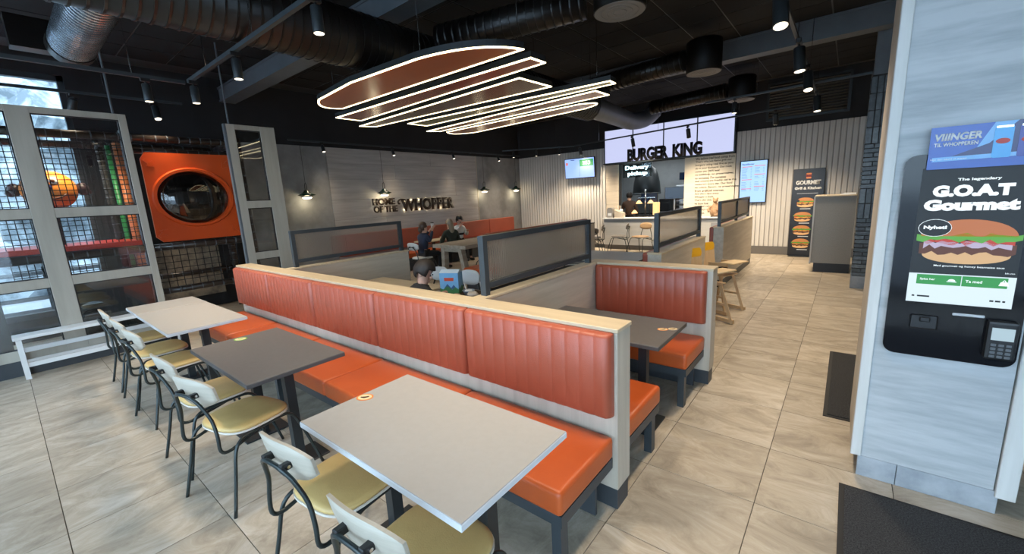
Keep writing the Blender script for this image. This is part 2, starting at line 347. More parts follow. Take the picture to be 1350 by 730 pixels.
# ---- back wall (y = 12) with the order counter opening
KX0, KX1, KZ0, KZ1 = -5.43, -3.52, 0.92, 2.52
wb = struct('wall_back', B((-3, Y1 + .1, 0)).box(X0, KX0, Y1, Y1 + .2, 0, ZC).box(KX1, X1, Y1, Y1 + .2, 0, ZC).box(KX0, KX1, Y1, Y1 + .2, KZ1, ZC).box(KX0, KX1, Y1, Y1 + .2, 0, KZ0), M_BLACK, 'black upper wall over slatted cladding and the counter opening')
O = wb.location
def wb_part(name, m, x0, x1, z0, z1, t, lab=None, y=Y1, bev=0.003):
    o = ob(name, B(O).box(x0, x1, y - t, y, z0, z1, bev), m, wb)
    if lab: o['label'] = lab
    return o
wb_part('slat_backing', M_SLATBACK, X0 + .02, -5.84, 0.12, 3.03, .015, 'backing of the slatted cladding around the order screen')
wb_part('slat_backing', M_SLATBACK, -2.28, 0.60, 0.12, 3.03, .015, 'backing of the slatted cladding beside the menu screen')
wb_part('skirting', M_PLINTH, X0 + .02, -5.84, 0, .12, .03); wb_part('skirting', mat('grey_skirting', (.14, .13, .12), rough=.5), -2.28, 0.60, 0, .20, .045)
def slats(x0, x1, z0):
    n = int((x1 - x0) / 0.1); st = (x1 - x0) / n
    me = B().box(-st * .41, st * .41, -.033, -.013, z0, 3.03, .005).mesh('slat'); me.materials.append(M_SLAT)
    for i in range(n): shared('slat', me, wb, Vector((x0 + st * (i + .5), Y1, 0)) - O)
slats(X0 + .04, -5.85, .12); slats(-2.28, 0.58, .20)
# pale wood panels left and right of the opening
for i in range(4): wb_part('wood_panel', M_OAK, -5.83, KX0, .96 + i * .39, .96 + i * .39 + .387, .04)
for i in range(2): wb_part('text_panel', mat('cream_panel', (.60, .54, .42), (.66, .60, .48), rough=.55, scale=(1, 1, 10)), KX1 + i * .62, KX1 + (i + 1) * .617, 0, 2.52, .04)
lines = ["We believe real food comes from", "That's why we flame grill our", "burgers using real fire as you", "do in your backyard. Our meat", "comes you 100% beef.", "no additives, no preservatives,", "no nonsense. Our tomatoes", "and onions are freshly cut in the", "restaurant every day. Our food", "no colors, flavors, no preservatives", "from artificial sources.", "And that's how every", "Whopper is made.", "That's the only way", "we know how.", "And that's why", "we always taste", "the best."]
for i, s in enumerate(lines): txt(s, M_TEXTDARK, wb, Vector((-3.24, Y1 - .042, 2.43 - .083 * i)) - O, FACE_CAM, w=.0300 * len(s), h=.062, ext=.001, bold=.012)
# vent grille
g = thing('vent_grille', 'wide black louvred vent grille high above the slatted wall', 'vent', (-.9, Y1 - .02, 3.6))
Og = g.location
ob('frame', B(Og).box(-1.68, -.12, 11.95, 12.0, 3.18, 3.23).box(-1.68, -.12, 11.95, 12.0, 3.97, 4.02).box(-1.68, -1.63, 11.95, 12, 3.23, 3.97).box(-.17, -.12, 11.95, 12, 3.23, 3.97), M_DARKMETAL, g)
ob('backing', B(Og).box(-1.63, -.17, 11.985, 11.998, 3.23, 3.97), M_BLACKPL, g)
lm = B().box(-.73, .73, -.012, .012, -.022, .022).mesh('louvre'); lm.materials.append(M_DARKMETAL)
for i in range(12): shared('louvre', lm, g, Vector((-.90, 11.965, 3.265 + i * .0605)) - Og, (R(40), 0, 0))
# right and front walls (behind the camera: glazed shop front)
wr = struct('wall_right', B((X1 + .1, 5, 0)).box(X1, X1 + .2, .13, Y1 + .2, 0, ZC).box(X1, X1 + .2, Y0, .13, 2.9, ZC), mat('light_wall', (.45, .44, .42), rough=.8), 'pale wall with glazed entrance doors')
for i in range(3): ob('door_post', B(wr.location).box(X1 + .04, X1 + .16, Y0 + i * 1.265, Y0 + i * 1.265 + .08, 0, 2.9), M_ANTH, wr)
for i in range(2): ob('door_pane', B(wr.location).box(X1 + .09, X1 + .10, Y0 + .08 + i * 1.265, Y0 + 1.265 + i * 1.265, .02, 2.88), M_GLASS, wr)
wf = struct('wall_front', B((-3, Y0 - .1, 0)).box(X0 - .2, X1 + .2, Y0 - .2, Y0, 3.7, ZC).box(X0 - .2, X1 + .2, Y0 - .2, Y0, 0, .12), M_ANTH, 'glazed shop front with dark mullions')
Of = wf.location
for i in range(9):
    x = X0 + i * (X1 - X0) / 8
    ob('mullion', B(Of).box(x - .04, x + .04, Y0 - .15, Y0 - .03, .12, 3.7), M_ANTH, wf)
    if i < 8: ob('pane', B(Of).box(x + .04, x + (X1 - X0) / 8 - .04, Y0 - .10, Y0 - .09, .12, 3.7), M_GLASS, wf)
# ---- steel beams
for y, lab, x1 in ((3.02, 'grey steel ceiling beam over the seating', 0.3), (8.2, 'grey steel ceiling beam meeting the brick column', 0.3)):
    b = B((-4.5, y + .12, 3.72)); z = 3.72 if y < 5 else 3.80
    zt = z + .25 if y < 5 else ZC - .008
    b.box(X0, x1, y, y + .26, z, z + .03).box(X0, x1, y, y + .26, zt - .03, zt).box(X0, x1, y + .015, y + .245, z + .03, zt - .03)
    ob('ceiling_beam', b, M_STEEL, label=lab, cat='beam')
# ---- brick column with steel post on top
bc = thing('brick_column', 'slim column clad in dark glazed bricks with a stone foot', 'column', (.36, 8.72, 0))
Ob = bc.location
CX0, CX1, CY0, CY1 = .135, .58, 8.50, 8.95
ob('core', B(Ob).box(CX0 + .012, CX1 - .012, CY0 + .012, CY1 - .012, 0, 3.22), mat('dark_mortar', (.03, .03, .032), rough=.9), bc)
ob('foot', B(Ob).box(CX0 - .004, CX1, CY0 - .004, CY1, 0, .20, .004), mat('grey_stone_foot', (.20, .21, .22), (.28, .29, .30), rough=.5, scale=(8, 8, 8)), bc)
BR = [mat('brick_%d' % i, c, tuple(k * 1.5 for k in c), rough=.25, scale=(14, 14, 14)) for i, c in enumerate([(.045, .055, .06), (.06, .072, .08), (.085, .10, .11), (.04, .045, .05), (.11, .13, .14)])]
def brick_face(z0, z1, stand):
    """bricks on the -Y face and the -X face between two heights"""
    if stand: nz, nx = 1, 6
    else: nz, nx = max(1, round((z1 - z0) / .066)), 2
    dz = (z1 - z0) / nz
    for r_ in range(nz):
        for fc in (0, 1):
            W = CX1 - CX0; edges = [i / nx for i in range(nx + 1)]
            if not stand and r_ % 2: edges = [0, .25, .75, 1]
            for a, b in zip(edges, edges[1:]):
                g_ = .005; zz0, zz1 = z0 + r_ * dz + g_, z0 + (r_ + 1) * dz - g_; pr = random.uniform(0, .006)
                if fc == 0: bb = B(Ob).box(CX0 + a * W + g_, CX0 + b * W - g_, CY0 - pr, CY0 + .014, zz0, zz1, .002)
                else: bb = B(Ob).box(CX0 - pr, CX0 + .014, CY0 + a * W + g_, CY0 + b * W - g_, zz0, zz1, .002)
                ob('brick', bb, random.choice(BR), bc)
z = .20
for seg, st in ((.92, 0), (.23, 1), (.23, 1), (.0, 1), (.66, 0), (.24, 1), (.24, 1), (.24, 1), (.24, 1)):
    if seg: brick_face(z, z + seg, st); z += seg
ob('steel_post', B((.29, 8.66, 3.22)).box(.15, .42, 8.53, 8.80, 3.22, ZC - .008).box(.13, .44, 8.51, 8.82, 3.22, 3.25), M_STEEL, label='grey steel post between the brick column and the ceiling', cat='post')
# ---- wood clad column that carries the kiosk
kc = thing('kiosk_column', 'bleached wood clad column carrying the order kiosk', 'column', (.45, 3.2, 0))
Ok = kc.location
ob('front_panel', B(Ok).box(.175, .70, 2.953, 2.97, .13, ZC - .008), M_WHITEWOOD, kc)
ob('corner_post', B(Ok).box(.130, .178, 2.94, 3.0, .13, ZC - .008, .003), mat('bleached_post', (.56, .55, .52), (.66, .65, .62), rough=.5, scale=(14, 14, 1)), kc)
ob('corner_post', B(Ok).box(.705, .775, 2.935, 3.0, .10, ZC - .008, .003), MATS['bleached_post'], kc)
ob('side_panel', B(Ok).box(.132, .15, 3.0, 3.62, .10, ZC - .008), M_OAKV, kc)
ob('side_panel', B(Ok).box(.755, .773, 3.0, 3.62, .10, ZC - .008), M_OAKV, kc)
ob('back_panel', B(Ok).box(.15, .755, 3.60, 3.62, .10, ZC - .008), M_OAKV, kc)
mp = mat('marbled_plinth_tile', (.25, .28, .31), (.40, .43, .46), rough=.3, scale=(6, 6, 6), detail=8)
ob('plinth', B(Ok).box(.17, .715, 2.965, 3.58, 0, .13), mat('plinth_core', (.1, .11, .12), rough=.6), kc)
for a, b in ((.165, .335), (.338, .72)): ob('plinth_tile', B(Ok).box(a, b, 2.952, 2.967, 0, .128, .002), mp, kc)
# ---- outside, seen through the window bay
struct('ground', B().box(-60, 40, -60, 40, -.3, -.14), mat('pale_asphalt', (.24, .25, .27), (.32, .33, .35), rough=.9, scale=(1, 1, 1)), 'pale asphalt outside the windows')
me = bpy.data.meshes.new('rock_bank'); vs = []; fs = []
NX, NZ = 60, 14
for j in range(NZ + 1):
    for i in range(NX + 1):
        y = -26 + i; zz = -.2 + j * .75
        vs.append((-15.5 - j * .22 + 1.1 * math.sin(i * 1.7 + j * .9) * math.cos(j * 1.3 + i * .4) + random.uniform(-.35, .35), y + random.uniform(-.3, .3), zz))
for j in range(NZ):
    for i in range(NX): a = j * (NX + 1) + i; fs.append((a, a + 1, a + NX + 2, a + NX + 1))
me.from_pydata(vs, [], fs)
ob('rock_bank', me, mat('frosted_rock', (.15, .18, .20), (.48, .53, .56), rough=.9, scale=(2.2, 2.2, 2.2), detail=10, lo=.4, hi=.6), label='pale rocky bank outside the window', cat='rock', kind='structure')
rl = thing('railing', 'dark slatted railing outside the window', 'railing', (-11.0, -1.0, -.14)); Or = rl.location
for i in range(6): ob('post', B(Or).box(-11.04, -10.96, -6 + i * 1.6, -5.92 + i * 1.6, -.14, .95), M_ANTH, rl)
for i in range(4): ob('rail', B(Or).box(-11.02, -10.98, -6, 2.2, .15 + i * .22, .22 + i * .22), M_STEEL, rl)
# ================================================================ BOOTHS AND BENCHES
def back_cushion(w, h, t, nrib, er=.03):
    """ribbed upright cushion: x 0..w, z 0..h, back at y=0, front at y=-t"""
    bm = bmesh.new(); st = w / nrib; xs = [(0.0, 0)]
    prof = [(0, .004), (-.45, 0), (-.80, .012), (-1, .04), (-1.03, .5), (-1, .955), (-.80, .988), (-.45, 1), (0, .996)]
    samples = []
    for k in range(nrib):
        for f, d in ((.02, .0), (.10, .6), (.3, .95), (.5, 1), (.7, .95), (.90, .6), (.98, .0)): samples.append((k * st + f * st, d))
    rings = []
    for x, d in samples:
        e = min(x, w - x); k = 1.0 if e > er else math.sqrt(max(0.0, 1 - (1 - e / er) ** 2)) * .75 + .25
        ring = []
        for py, pz in prof:
            y = py * t * k - (d - 1) * .004 * (1 if py < -.3 else 0); z = (pz - .5) * (h - (1 - k) * .02) + h / 2
            ring.append(bm.verts.new((x, y, z)))
        rings.append(ring)
    for a, b in zip(rings, rings[1:]):
        for i in range(len(prof) - 1): f = bm.faces.new((a[i], a[i + 1], b[i + 1], b[i])); f.smooth = True
        bm.faces.new((a[-1], a[0], b[0], b[-1]))
    bm.faces.new(rings[0]); bm.faces.new(rings[-1][::-1])
    bmesh.ops.recalc_face_normals(bm, faces=bm.faces[:])
    me = bpy.data.meshes.new('back_cushion'); bm.to_mesh(me); bm.free(); return me
def seat_mesh(w, d, h):
    me = B().box(.003, w - .003, 0, d, 0, h, .028, 4).mesh('seat_cushion', True); me.materials.append(M_ORANGE); return me
def partition(name, label, x0, x1, y0, y1, capm=None, zt=1.05, axis='X', endm=None, bodym=None):
    t = thing(name, label, 'partition', ((x0 + x1) / 2, (y0 + y1) / 2, 0)); O = t.location
    ob('panel', B(O).box(x0, x1, y0 + .004, y1 - .004, .13, zt - .022), bodym or (M_OAKV), t)
    ob('plinth', B(O).box(x0 + (.0 if axis == 'X' else .02), x1 - .006, y0 + .014, y1 - .014, 0, .13), M_PLINTH, t)
    ob('cap', B(O).box(x0 - .004, x1 + .006, y0 - .006, y1 + .006, zt - .022, zt, .003), capm or (M_CAP if axis == 'X' else MATS['oak_cap']), t)
    return t
def bench(name, label, xr, n, pitch, yw, facing, seat_d=.53, back=True, ribs=12, legs=None, z0=.565, zt=1.05, group=None):
    """upholstered bench along X; right end at xr, partition face at y=yw; facing -1 looks to -Y"""
    t = thing(name, label, 'bench', (xr - n * pitch / 2, yw + facing * .3, 0), group=group); O = t.location
    sm = seat_mesh(pitch, seat_d, .125)
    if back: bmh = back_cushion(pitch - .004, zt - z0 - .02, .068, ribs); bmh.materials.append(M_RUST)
    for i in range(n):
        xl = xr - (i + 1) * pitch
        if facing < 0: shared('seat_cushion', sm, t, Vector((xl, yw - .01 - seat_d, .33)) - O)
        else: shared('seat_cushion', sm, t, Vector((xl + pitch, yw + .01 + seat_d, .33)) - O, (0, 0, math.pi))
        if back:
            if facing < 0: shared('back_cushion', bmh, t, Vector((xl + .002, yw, z0)) - O)
            else: shared('back_cushion', bmh, t, Vector((xl + pitch - .002, yw, z0)) - O, (0, 0, math.pi))
    ya, yb = sorted((yw + facing * (seat_d - .005), yw + facing * .015))
    ob('seat_frame', B(O).box(xr - n * pitch + .01, xr - .008, ya, yb, .27, .33), M_ANTH, t)
    ks = legs or [xr - .05] + [xr - (i + 1) * pitch + .05 for i in range(n)]
    for x in ks:
        yl = yw + facing * (seat_d - .05 if facing < 0 else seat_d - .06)
        ob('leg', B(O).box(x - .025, x + .025, yl - .03, yl + .03, 0, .27), M_ANTH, t)
    ob('kick_panel', B(O).box(xr - n * pitch, xr - .06, min(yw + facing * .10, yw + facing * .12), max(yw + facing * .10, yw + facing * .12), .02, .27), M_PLINTH, t)
    return t
partition('booth_partition', 'long low oak partition behind the orange bench', -6.08, -.855, 1.865, 2.03)
bench('banquette', 'long orange vinyl banquette with ribbed backs facing the small tables', -.868, 5, 1.035, 1.865, -1, seat_d=.535)
bench('banquette', 'orange bench seat on the far side of the long partition, at its aisle end', -.868, 1, 1.045, 2.03, 1, seat_d=.535)
bench('banquette', 'orange bench behind the long partition where the boy sits', -2.05, 2, 1.42, 2.03, 1, seat_d=.5, ribs=16)
partition('booth_partition', 'low oak partition behind the far bench of the aisle booth', -2.02, -.838, 3.71, 3.87)
bench('banquette', 'orange bench with ribbed back facing the grey booth table', -.875, 1, 1.04, 3.71, -1, seat_d=.535)
partition('side_partition', 'low grey-oak side wall of the aisle booth under a reeded screen', -2.02, -1.92, 2.036, 3.71, axis='Y', bodym=M_OAKY)
partition('side_partition', 'low grey-oak wall beside the boy, under the leftmost reeded screen', -5.05, -4.95, 2.036, 3.72, axis='Y', bodym=M_OAKY)
partition('side_partition', 'oak partition with a plain wood face behind the high chairs', -1.68, -1.53, 4.45, 6.25, axis='Y', bodym=M_OAKY)
partition('side_partition', 'oak partition farthest down the aisle, with a double screen', -1.76, -1.60, 7.70, 10.45, axis='Y', bodym=M_OAKY)
partition('side_partition', 'low dark-topped partition near the dining wall', -5.05, -4.90, 5.4, 9.4, axis='Y', capm=M_ANTH, zt=1.0)
def screen(label, x, y0, y1, mids=()):
    t = thing('reeded_screen', label, 'screen', (x, (y0 + y1) / 2, 1.05), group='reeded glass screens on the partitions'); O = t.location
    for y in (y0 + .022, y1 - .022): ob('post', B(O).box(x - .025, x + .025, y - .022, y + .022, 1.05, 1.475), M_ANTH, t)
    for y in mids: ob('post', B(O).box(x - .025, x + .025, y - .022, y + .022, 1.05, 1.475), M_ANTH, t)
    ob('rail', B(O).box(x - .025, x + .025, y0 + .044, y1 - .044, 1.435, 1.475), M_ANTH, t)
    ob('rail', B(O).box(x - .025, x + .025, y0 + .044, y1 - .044, 1.10, 1.14), M_ANTH, t)
    es = [y0 + .044] + [v for y in mids for v in (y - .022, y + .022)] + [y1 - .044]
    for a, b in zip(es[::2], es[1::2]): ob('pane', B(O).box(x - .006, x + .006, a, b, 1.14, 1.435), M_REED, t)
screen('reeded glass screen over the aisle booth side wall', -1.97, 2.09, 3.65)
screen('reeded glass screen at the left, beside the boy', -5.0, 2.12, 3.66)
screen('reeded glass screen above the high chairs', -1.605, 4.50, 6.20)
screen('double reeded glass screen nearest the slatted back wall', -1.69, 7.75, 10.4, (9.15,))
# bench along the dining wall and side bench backs beyond the booths
t = thing('banquette', 'long rust-red bench against the dining wall under the raised lettering', 'bench', (-8.9, 8.2, 0)); O = t.location
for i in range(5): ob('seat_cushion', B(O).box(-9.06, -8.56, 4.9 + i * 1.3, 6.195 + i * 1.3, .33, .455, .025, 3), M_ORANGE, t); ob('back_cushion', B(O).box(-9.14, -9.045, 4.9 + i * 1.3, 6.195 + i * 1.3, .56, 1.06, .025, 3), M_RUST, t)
ob('base', B(O).box(-9.14, -8.64, 4.9, 11.4, 0, .33), M_PLINTH, t)
t = thing('banquette', 'rust-red bench backing onto the partition behind the high chairs', 'bench', (-1.9, 5.3, 0)); O = t.location
for i in range(2): ob('seat_cushion', B(O).box(-2.22, -1.70, 4.50 + i * .84, 5.335 + i * .84, .33, .455, .025, 3), M_ORANGE, t); ob('back_cushion', B(O).box(-1.76, -1.684, 4.50 + i * .84, 5.335 + i * .84, .56, 1.04, .025, 3), M_RUST, t)
ob('base', B(O).box(-2.15, -1.70, 4.5, 6.18, 0, .33), M_PLINTH, t)
t = thing('banquette', 'rust-red bench backing onto the partition under the double screen', 'bench', (-2.0, 9.0, 0)); O = t.location
for i in range(3): ob('seat_cushion', B(O).box(-2.32, -1.79, 7.75 + i * .88, 8.625 + i * .88, .33, .455, .025, 3), M_ORANGE, t); ob('back_cushion', B(O).box(-1.84, -1.765, 7.75 + i * .88, 8.625 + i * .88, .56, 1.04, .025, 3), M_RUST, t)
ob('base', B(O).box(-2.25, -1.80, 7.75, 10.38, 0, .33), M_PLINTH, t)
t = thing('banquette', 'rust-red bench backing onto the dark-topped partition near the dining wall', 'bench', (-5.3, 7.4, 0)); O = t.location
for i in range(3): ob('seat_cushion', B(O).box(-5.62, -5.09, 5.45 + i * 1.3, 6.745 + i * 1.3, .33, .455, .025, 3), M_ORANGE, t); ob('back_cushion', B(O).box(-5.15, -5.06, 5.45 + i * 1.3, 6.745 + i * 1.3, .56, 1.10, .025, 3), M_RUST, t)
ob('base', B(O).box(-5.55, -5.10, 5.45, 9.34, 0, .33), M_PLINTH, t)
# ================================================================ TABLES
def table(label, x0, x1, y0, y1, top, edge, posts, z=.745, group=None):
    t = thing('cafe_table', label, 'table', ((x0 + x1) / 2, (y0 + y1) / 2, 0), group=group); O = t.location
    ob('table_top', B(O).box(x0 + .002, x1 - .002, y0 + .002, y1 - .002, z - .004, z, .0015), top, t)
    ob('edge_band', B(O).box(x0, x1, y0, y1, z - .030, z - .004, .002), edge, t)
    for px, py in posts:
        ob('post', B(O).box(px - .03, px + .03, py - .03, py + .03, .012, z - .034), M_DARKMETAL, t)
        ob('base_plate', B(O).box(px - .115, px + .115, py - .16, py + .16, 0, .012, .003), M_DARKMETAL, t)
        ob('mounting_plate', B(O).box(px - .10, px + .10, py - .10, py + .10, z - .036, z - .030), M_DARKMETAL, t)
    return t
table('white laminate table nearest the camera beside the long bench', -1.932, -.852, .735, 1.36, M_TOPWHITE, M_EDGEBLUE, [(-1.74, 1.06), (-1.06, 1.06)])
table('dark grey table in the middle of the long bench', -3.71, -2.62, .745, 1.355, M_TOPGREY, M_EDGEGREY, [(-2.87, 1.06), (-3.50, 1.06)])
table('longer white table pushed against the small one beside the white bench', -5.585, -4.38, .75, 1.36, M_TOPWHITE, M_EDGEBLUE, [(-4.60, 1.06), (-5.38, 1.06)])
table('small white table at the far end of the long bench', -6.14, -5.592, .755, 1.365, M_TOPWHITE, M_EDGEBLUE, [(-5.87, 1.06)])
table('dark grey table inside the aisle booth', -1.915, -.865, 2.50, 3.10, M_TOPGREY, M_EDGEGREY, [(-1.70, 2.81), (-1.08, 2.81)])
M_TOPOAK = mat('oak_table_top', (.50, .41, .28), (.58, .48, .34), rough=.45, scale=(1.2, 14, 14))
table('oak-topped table at which the boy sits', -4.90, -3.60, 2.62, 3.22, M_TOPOAK, M_TOPOAK, [(-4.6, 2.92), (-3.85, 2.92)])
table('grey table with a blue meal box, next to the boy', -3.52, -2.42, 2.62, 3.22, M_TOPGREY, M_EDGEGREY, [(-3.3, 2.92), (-2.6, 2.92)])
table('pale grey table beyond the aisle booth', -3.42, -2.26, 5.42, 6.45, mat('pale_grey_top', (.33, .34, .34), rough=.4), M_EDGEGREY, [(-3.1, 5.9), (-2.55, 5.9)])
table('pale table beside the high chair screen', -3.0, -2.3, 8.1, 8.9, M_TOPOAK, M_TOPOAK, [(-2.65, 8.5)])
table('small grey cafe table in front of the order counter', -6.35, -5.75, 9.9, 10.6, mat('pale_grey_top', (.33, .34, .34)), M_EDGEGREY, [(-6.05, 10.25)])
table('small wooden table of the seated group', -8.55, -8.05, 6.62, 7.5, M_TOPOAK, M_TOPOAK, [(-8.3, 7.05)])
# round stickers on the table tops
def sticker(label, x, y, z, c, c2, r=.033, group=None):
    t = thing('table_sticker', label, 'sticker', (x, y, z), R(30), group=group)
    ob('disc', B().prism(ell(0, 0, r * 1.25, r, 24), 0, .0012), c, t)
    ob('ring', B().prism(ell(0, 0, r * 1.02, r * .8, 24), .0012, .0016), mat('sticker_cream', (.75, .60, .35), rough=.5), t)
    ob('print', B().prism([(-.02, -.008), (.002, -.012), (.022, .002), (.018, .012), (-.004, .004), (-.022, .002)], .0016, .002), c2, t)
OR = mat('sticker_orange', (.72, .22, .04), rough=.5); GR = mat('sticker_green', (.18, .45, .05), rough=.5); DK = mat('sticker_dark', (.05, .02, .01), rough=.5); PK = mat('sticker_grey_pink', (.25, .19, .18), rough=.5)
sticker('round orange sticker on the nearest white table', -1.885, 1.05, .745, OR, DK, .036)
sticker('oval green sticker on the dark grey table', -3.635, 1.055, .745, GR, GR, .04)
sticker('round orange sticker on the aisle booth table', -.962, 2.86, .745, OR, DK, .03)
sticker('faded round sticker beside the orange one on the booth table', -.905, 2.90, .745, PK, DK, .03)
# ================================================================ CHAIRS
def make_chair():
    t = thing('cafe_chair', '', 'chair')
    for s in (-1, 1):
        ob('leg_frame', B().tube([(s * .240, -.285, 0), (s * .222, -.235, .22), (s * .212, -.205, .36), (s * .205, -.165, .412), (s * .20, -.10, .424), (s * .20, .09, .428), (s * .205, .155, .415), (s * .215, .195, .36), (s * .245, .24, .20), (s * .280, .29, 0)], .0100, 8, 3), M_TUBE, t)
    b = B(); pl = []
    for x, y, z in ((-.178, .02, .42), (-.178, -.14, .385), (-.178, -.225, .372), (-.178, -.262, .40), (-.175, -.262, .48), (-.150, -.262, .58), (-.112, -.285, .675), (-.085, -.298, .712), (-.045, -.303, .728)): pl.append((x, y, z))
    b.tube(pl + [(-x, y, z) for x, y, z in pl[::-1]], .0100, 8, 3); ob('back_frame', b, M_TUBE, t)
    # seat: ply shell with upholstered pad
    def sp(k, n=40):
        o = []
        for i in range(n):
            a = 2 * math.pi * i / n; c, s_ = math.cos(a), math.sin(a); e = 2 / 3.4
            o.append((k * .215 * abs(c) ** e * (1 if c >= 0 else -1) * (1 + .04 * s_), .005 + k * .20 * abs(s_) ** e * (1 if s_ >= 0 else -1)))
        return o
    bm = bmesh.new(); rings = []
    for k, z in ((.90, .437), (1.0, .441), (1.0, .452)): rings.append([bm.verts.new((x, y, z)) for x, y in sp(k)])
    for a, c in zip(rings, rings[1:]):
        for i in range(40): bm.faces.new((a[i], a[(i + 1) % 40], c[(i + 1) % 40], c[i]))
    bm.faces.new(rings[0][::-1]); bm.faces.new(rings[-1]); me = bpy.data.meshes.new('seat_shell'); bm.to_mesh(me); bm.free(); ob('seat_shell', me, M_PLYWHITE, t)
    bm = bmesh.new(); rings = []
    for k, z in ((.975, .452), (.985, .462), (.95, .472), (.86, .478), (.5, .481)): rings.append([bm.verts.new((x, y, z)) for x, y in sp(k)])
    for a, c in zip(rings, rings[1:]):
        for i in range(40): f = bm.faces.new((a[i], a[(i + 1) % 40], c[(i + 1) % 40], c[i])); f.smooth = True
    bm.faces.new(rings[0][::-1]); bm.faces.new(rings[-1]); me = bpy.data.meshes.new('seat_pad'); bm.to_mesh(me); bm.free(); ob('seat_pad', me, M_MUST, t)
    # curved ply backrest
    bm = bmesh.new(); N = 14; V = []
    for side in (0, 1):
        g = []
        for i in range(N + 1):
            u = -1 + 2 * i / N; x = .192 * u; hh = .088 * (1 - .60 * abs(u) ** 3.2); yc = -.272 + .03 * u * u + side * .013
            row = []
            for v in (-1, -.4, .4, 1):
                z = .742 + hh * v + (-.010 if v < 0 else 0); row.append(bm.verts.new((x, yc - .02 * (v * hh / .085), z)))
            g.append(row)
        V.append(g)
    for i in range(N):
        for j in range(3):
            f = bm.faces.new((V[0][i][j], V[0][i][j + 1], V[0][i + 1][j + 1], V[0][i + 1][j])); f.smooth = True
            f = bm.faces.new((V[1][i][j], V[1][i + 1][j], V[1][i + 1][j + 1], V[1][i][j + 1])); f.smooth = True
        bm.faces.new((V[0][i][3], V[1][i][3], V[1][i + 1][3], V[0][i + 1][3])); bm.faces.new((V[0][i][0], V[0][i + 1][0], V[1][i + 1][0], V[1][i][0]))
    for i in (0, N):
        for j in range(3): bm.faces.new((V[0][i][j], V[1][i][j], V[1][i][j + 1], V[0][i][j + 1]))
    bmesh.ops.recalc_face_normals(bm, faces=bm.faces[:])
    me = bpy.data.meshes.new('backrest'); bm.to_mesh(me); bm.free(); ob('backrest', me, M_BACKPLY, t)
    for s in (-1, 1):
        br = ob('bracket', B().box(s * .066 - .013, s * .066 + .013, -.306, -.262, .712, .742, .003), M_BLACKPL, t)
        ob('bolt', B().cyl((s * .066 + s * .013, -.280, .727), (s * .066 + s * .017, -.280, .727), .007, n=10), M_CHROME, br)
    return t
ch0 = make_chair(); first = [True]
GCH = 'mustard seat chairs at the small tables'
def chair(label, x, y, rz, group=GCH, tint=None):
    c = ch0 if first[0] else copy_tree(ch0); first[0] = False
    c.location = (x, y, 0); c.rotation_euler = (0, 0, R(rz)); c['label'] = label; c['group'] = group
    if tint:
        for o in c.children:
            if o.name.split('.')[0] in tint:
                o.data = o.data.copy(); o.data.materials.clear(); o.data.materials.append(tint[o.name.split('.')[0]])
    return c
chair('chair at the nearest white table, right one, cut by the frame edge', -1.12, .80, 4)
chair('chair at the nearest white table with its whole seat showing, left one', -1.755, .83, 6)
chair('chair at the dark grey table, nearer one', -2.905, .79, 14)
chair('chair at the dark grey table, farther one', -3.50, .79, 4)
chair('chair at the long white table, nearest the dark table', -4.56, .80, 6)
chair('chair at the long white table, second from the dark table', -5.13, .80, 3)
chair('chair at the small white table end, farthest of the row', -5.78, .80, 0)
# shell chairs farther back share the frame but have plain wooden seats
WS = {'seat_pad': mat('brown_ply', (.30, .19, .10), (.36, .24, .13), rough=.5, scale=(2, 2, 20)), 'backrest': mat('brown_ply', (.30, .19, .10))}
GS = {'seat_pad': mat('grey_shell', (.16, .145, .13), rough=.5), 'backrest': mat('grey_shell', (.16, .145, .13))}
PS = {'seat_pad': mat('white_shell', (.58, .58, .56), rough=.45), 'backrest': mat('white_shell', (.58, .58, .56))}
GF = 'chairs on the floor behind the booths'
chair('grey-brown chair in front of the order counter, left of a pair', -5.62, 10.75, 110, GF, GS)
chair('grey-brown chair closest to the order counter, right of a pair', -5.12, 11.30, 105, GF, GS)
chair('brown chair beside the reeded screen, in front of the counter', -4.45, 11.25, 165, GF, WS)
chair('dark brown chair half hidden by the reeded screen post', -3.80, 11.25, 195, GF, GS)
chair('dark chair just right of the near booth screen', -5.30, 9.75, 60, GF, GS)
chair('grey chair tucked behind the pale grey table', -3.95, 6.75, 120, GF, GS)
chair('white chair behind the boy, by the low wall', -4.35, 3.50, 180, GF, PS)
chair('white chair right of the boy', -3.75, 3.48, 180, GF, PS)
chair('pale chair at the left of the seated group', -7.62, 6.10, 0, GF, PS)
chair('pale seat at the wooden table, left', -5.97, 6.60, 90, GF, PS)
chair('pale seat at the wooden table, right', -5.97, 7.25, 90, GF, PS)
# heavy wooden table in the middle of the dining area
t = thing('wooden_table', 'chunky greyish wooden table with slanted plank legs', 'table', (-6.8, 6.9, 0)); O = t.location
MW = mat('driftwood', (.30, .25, .19), (.42, .36, .29), rough=.55, scale=(14, 1.2, 14))
for i in range(4): ob('plank', B(O).box(-7.33 + i * .2625, -7.07 + i * .2625, 6.19, 7.75, .68, .76, .004), MW, t)
for x, d in ((-7.05, -.03), (-6.52, .14)):
    for y in (6.30, 7.6): ob('leg', B(O).bar((x + d, y, 0), (x, y, .68), .13, .10), MW, t)
for y in (6.30, 7.6): ob('cross_beam', B(O).box(-7.1, -6.45, y - .04, y + .04, .60, .68), MW, t)
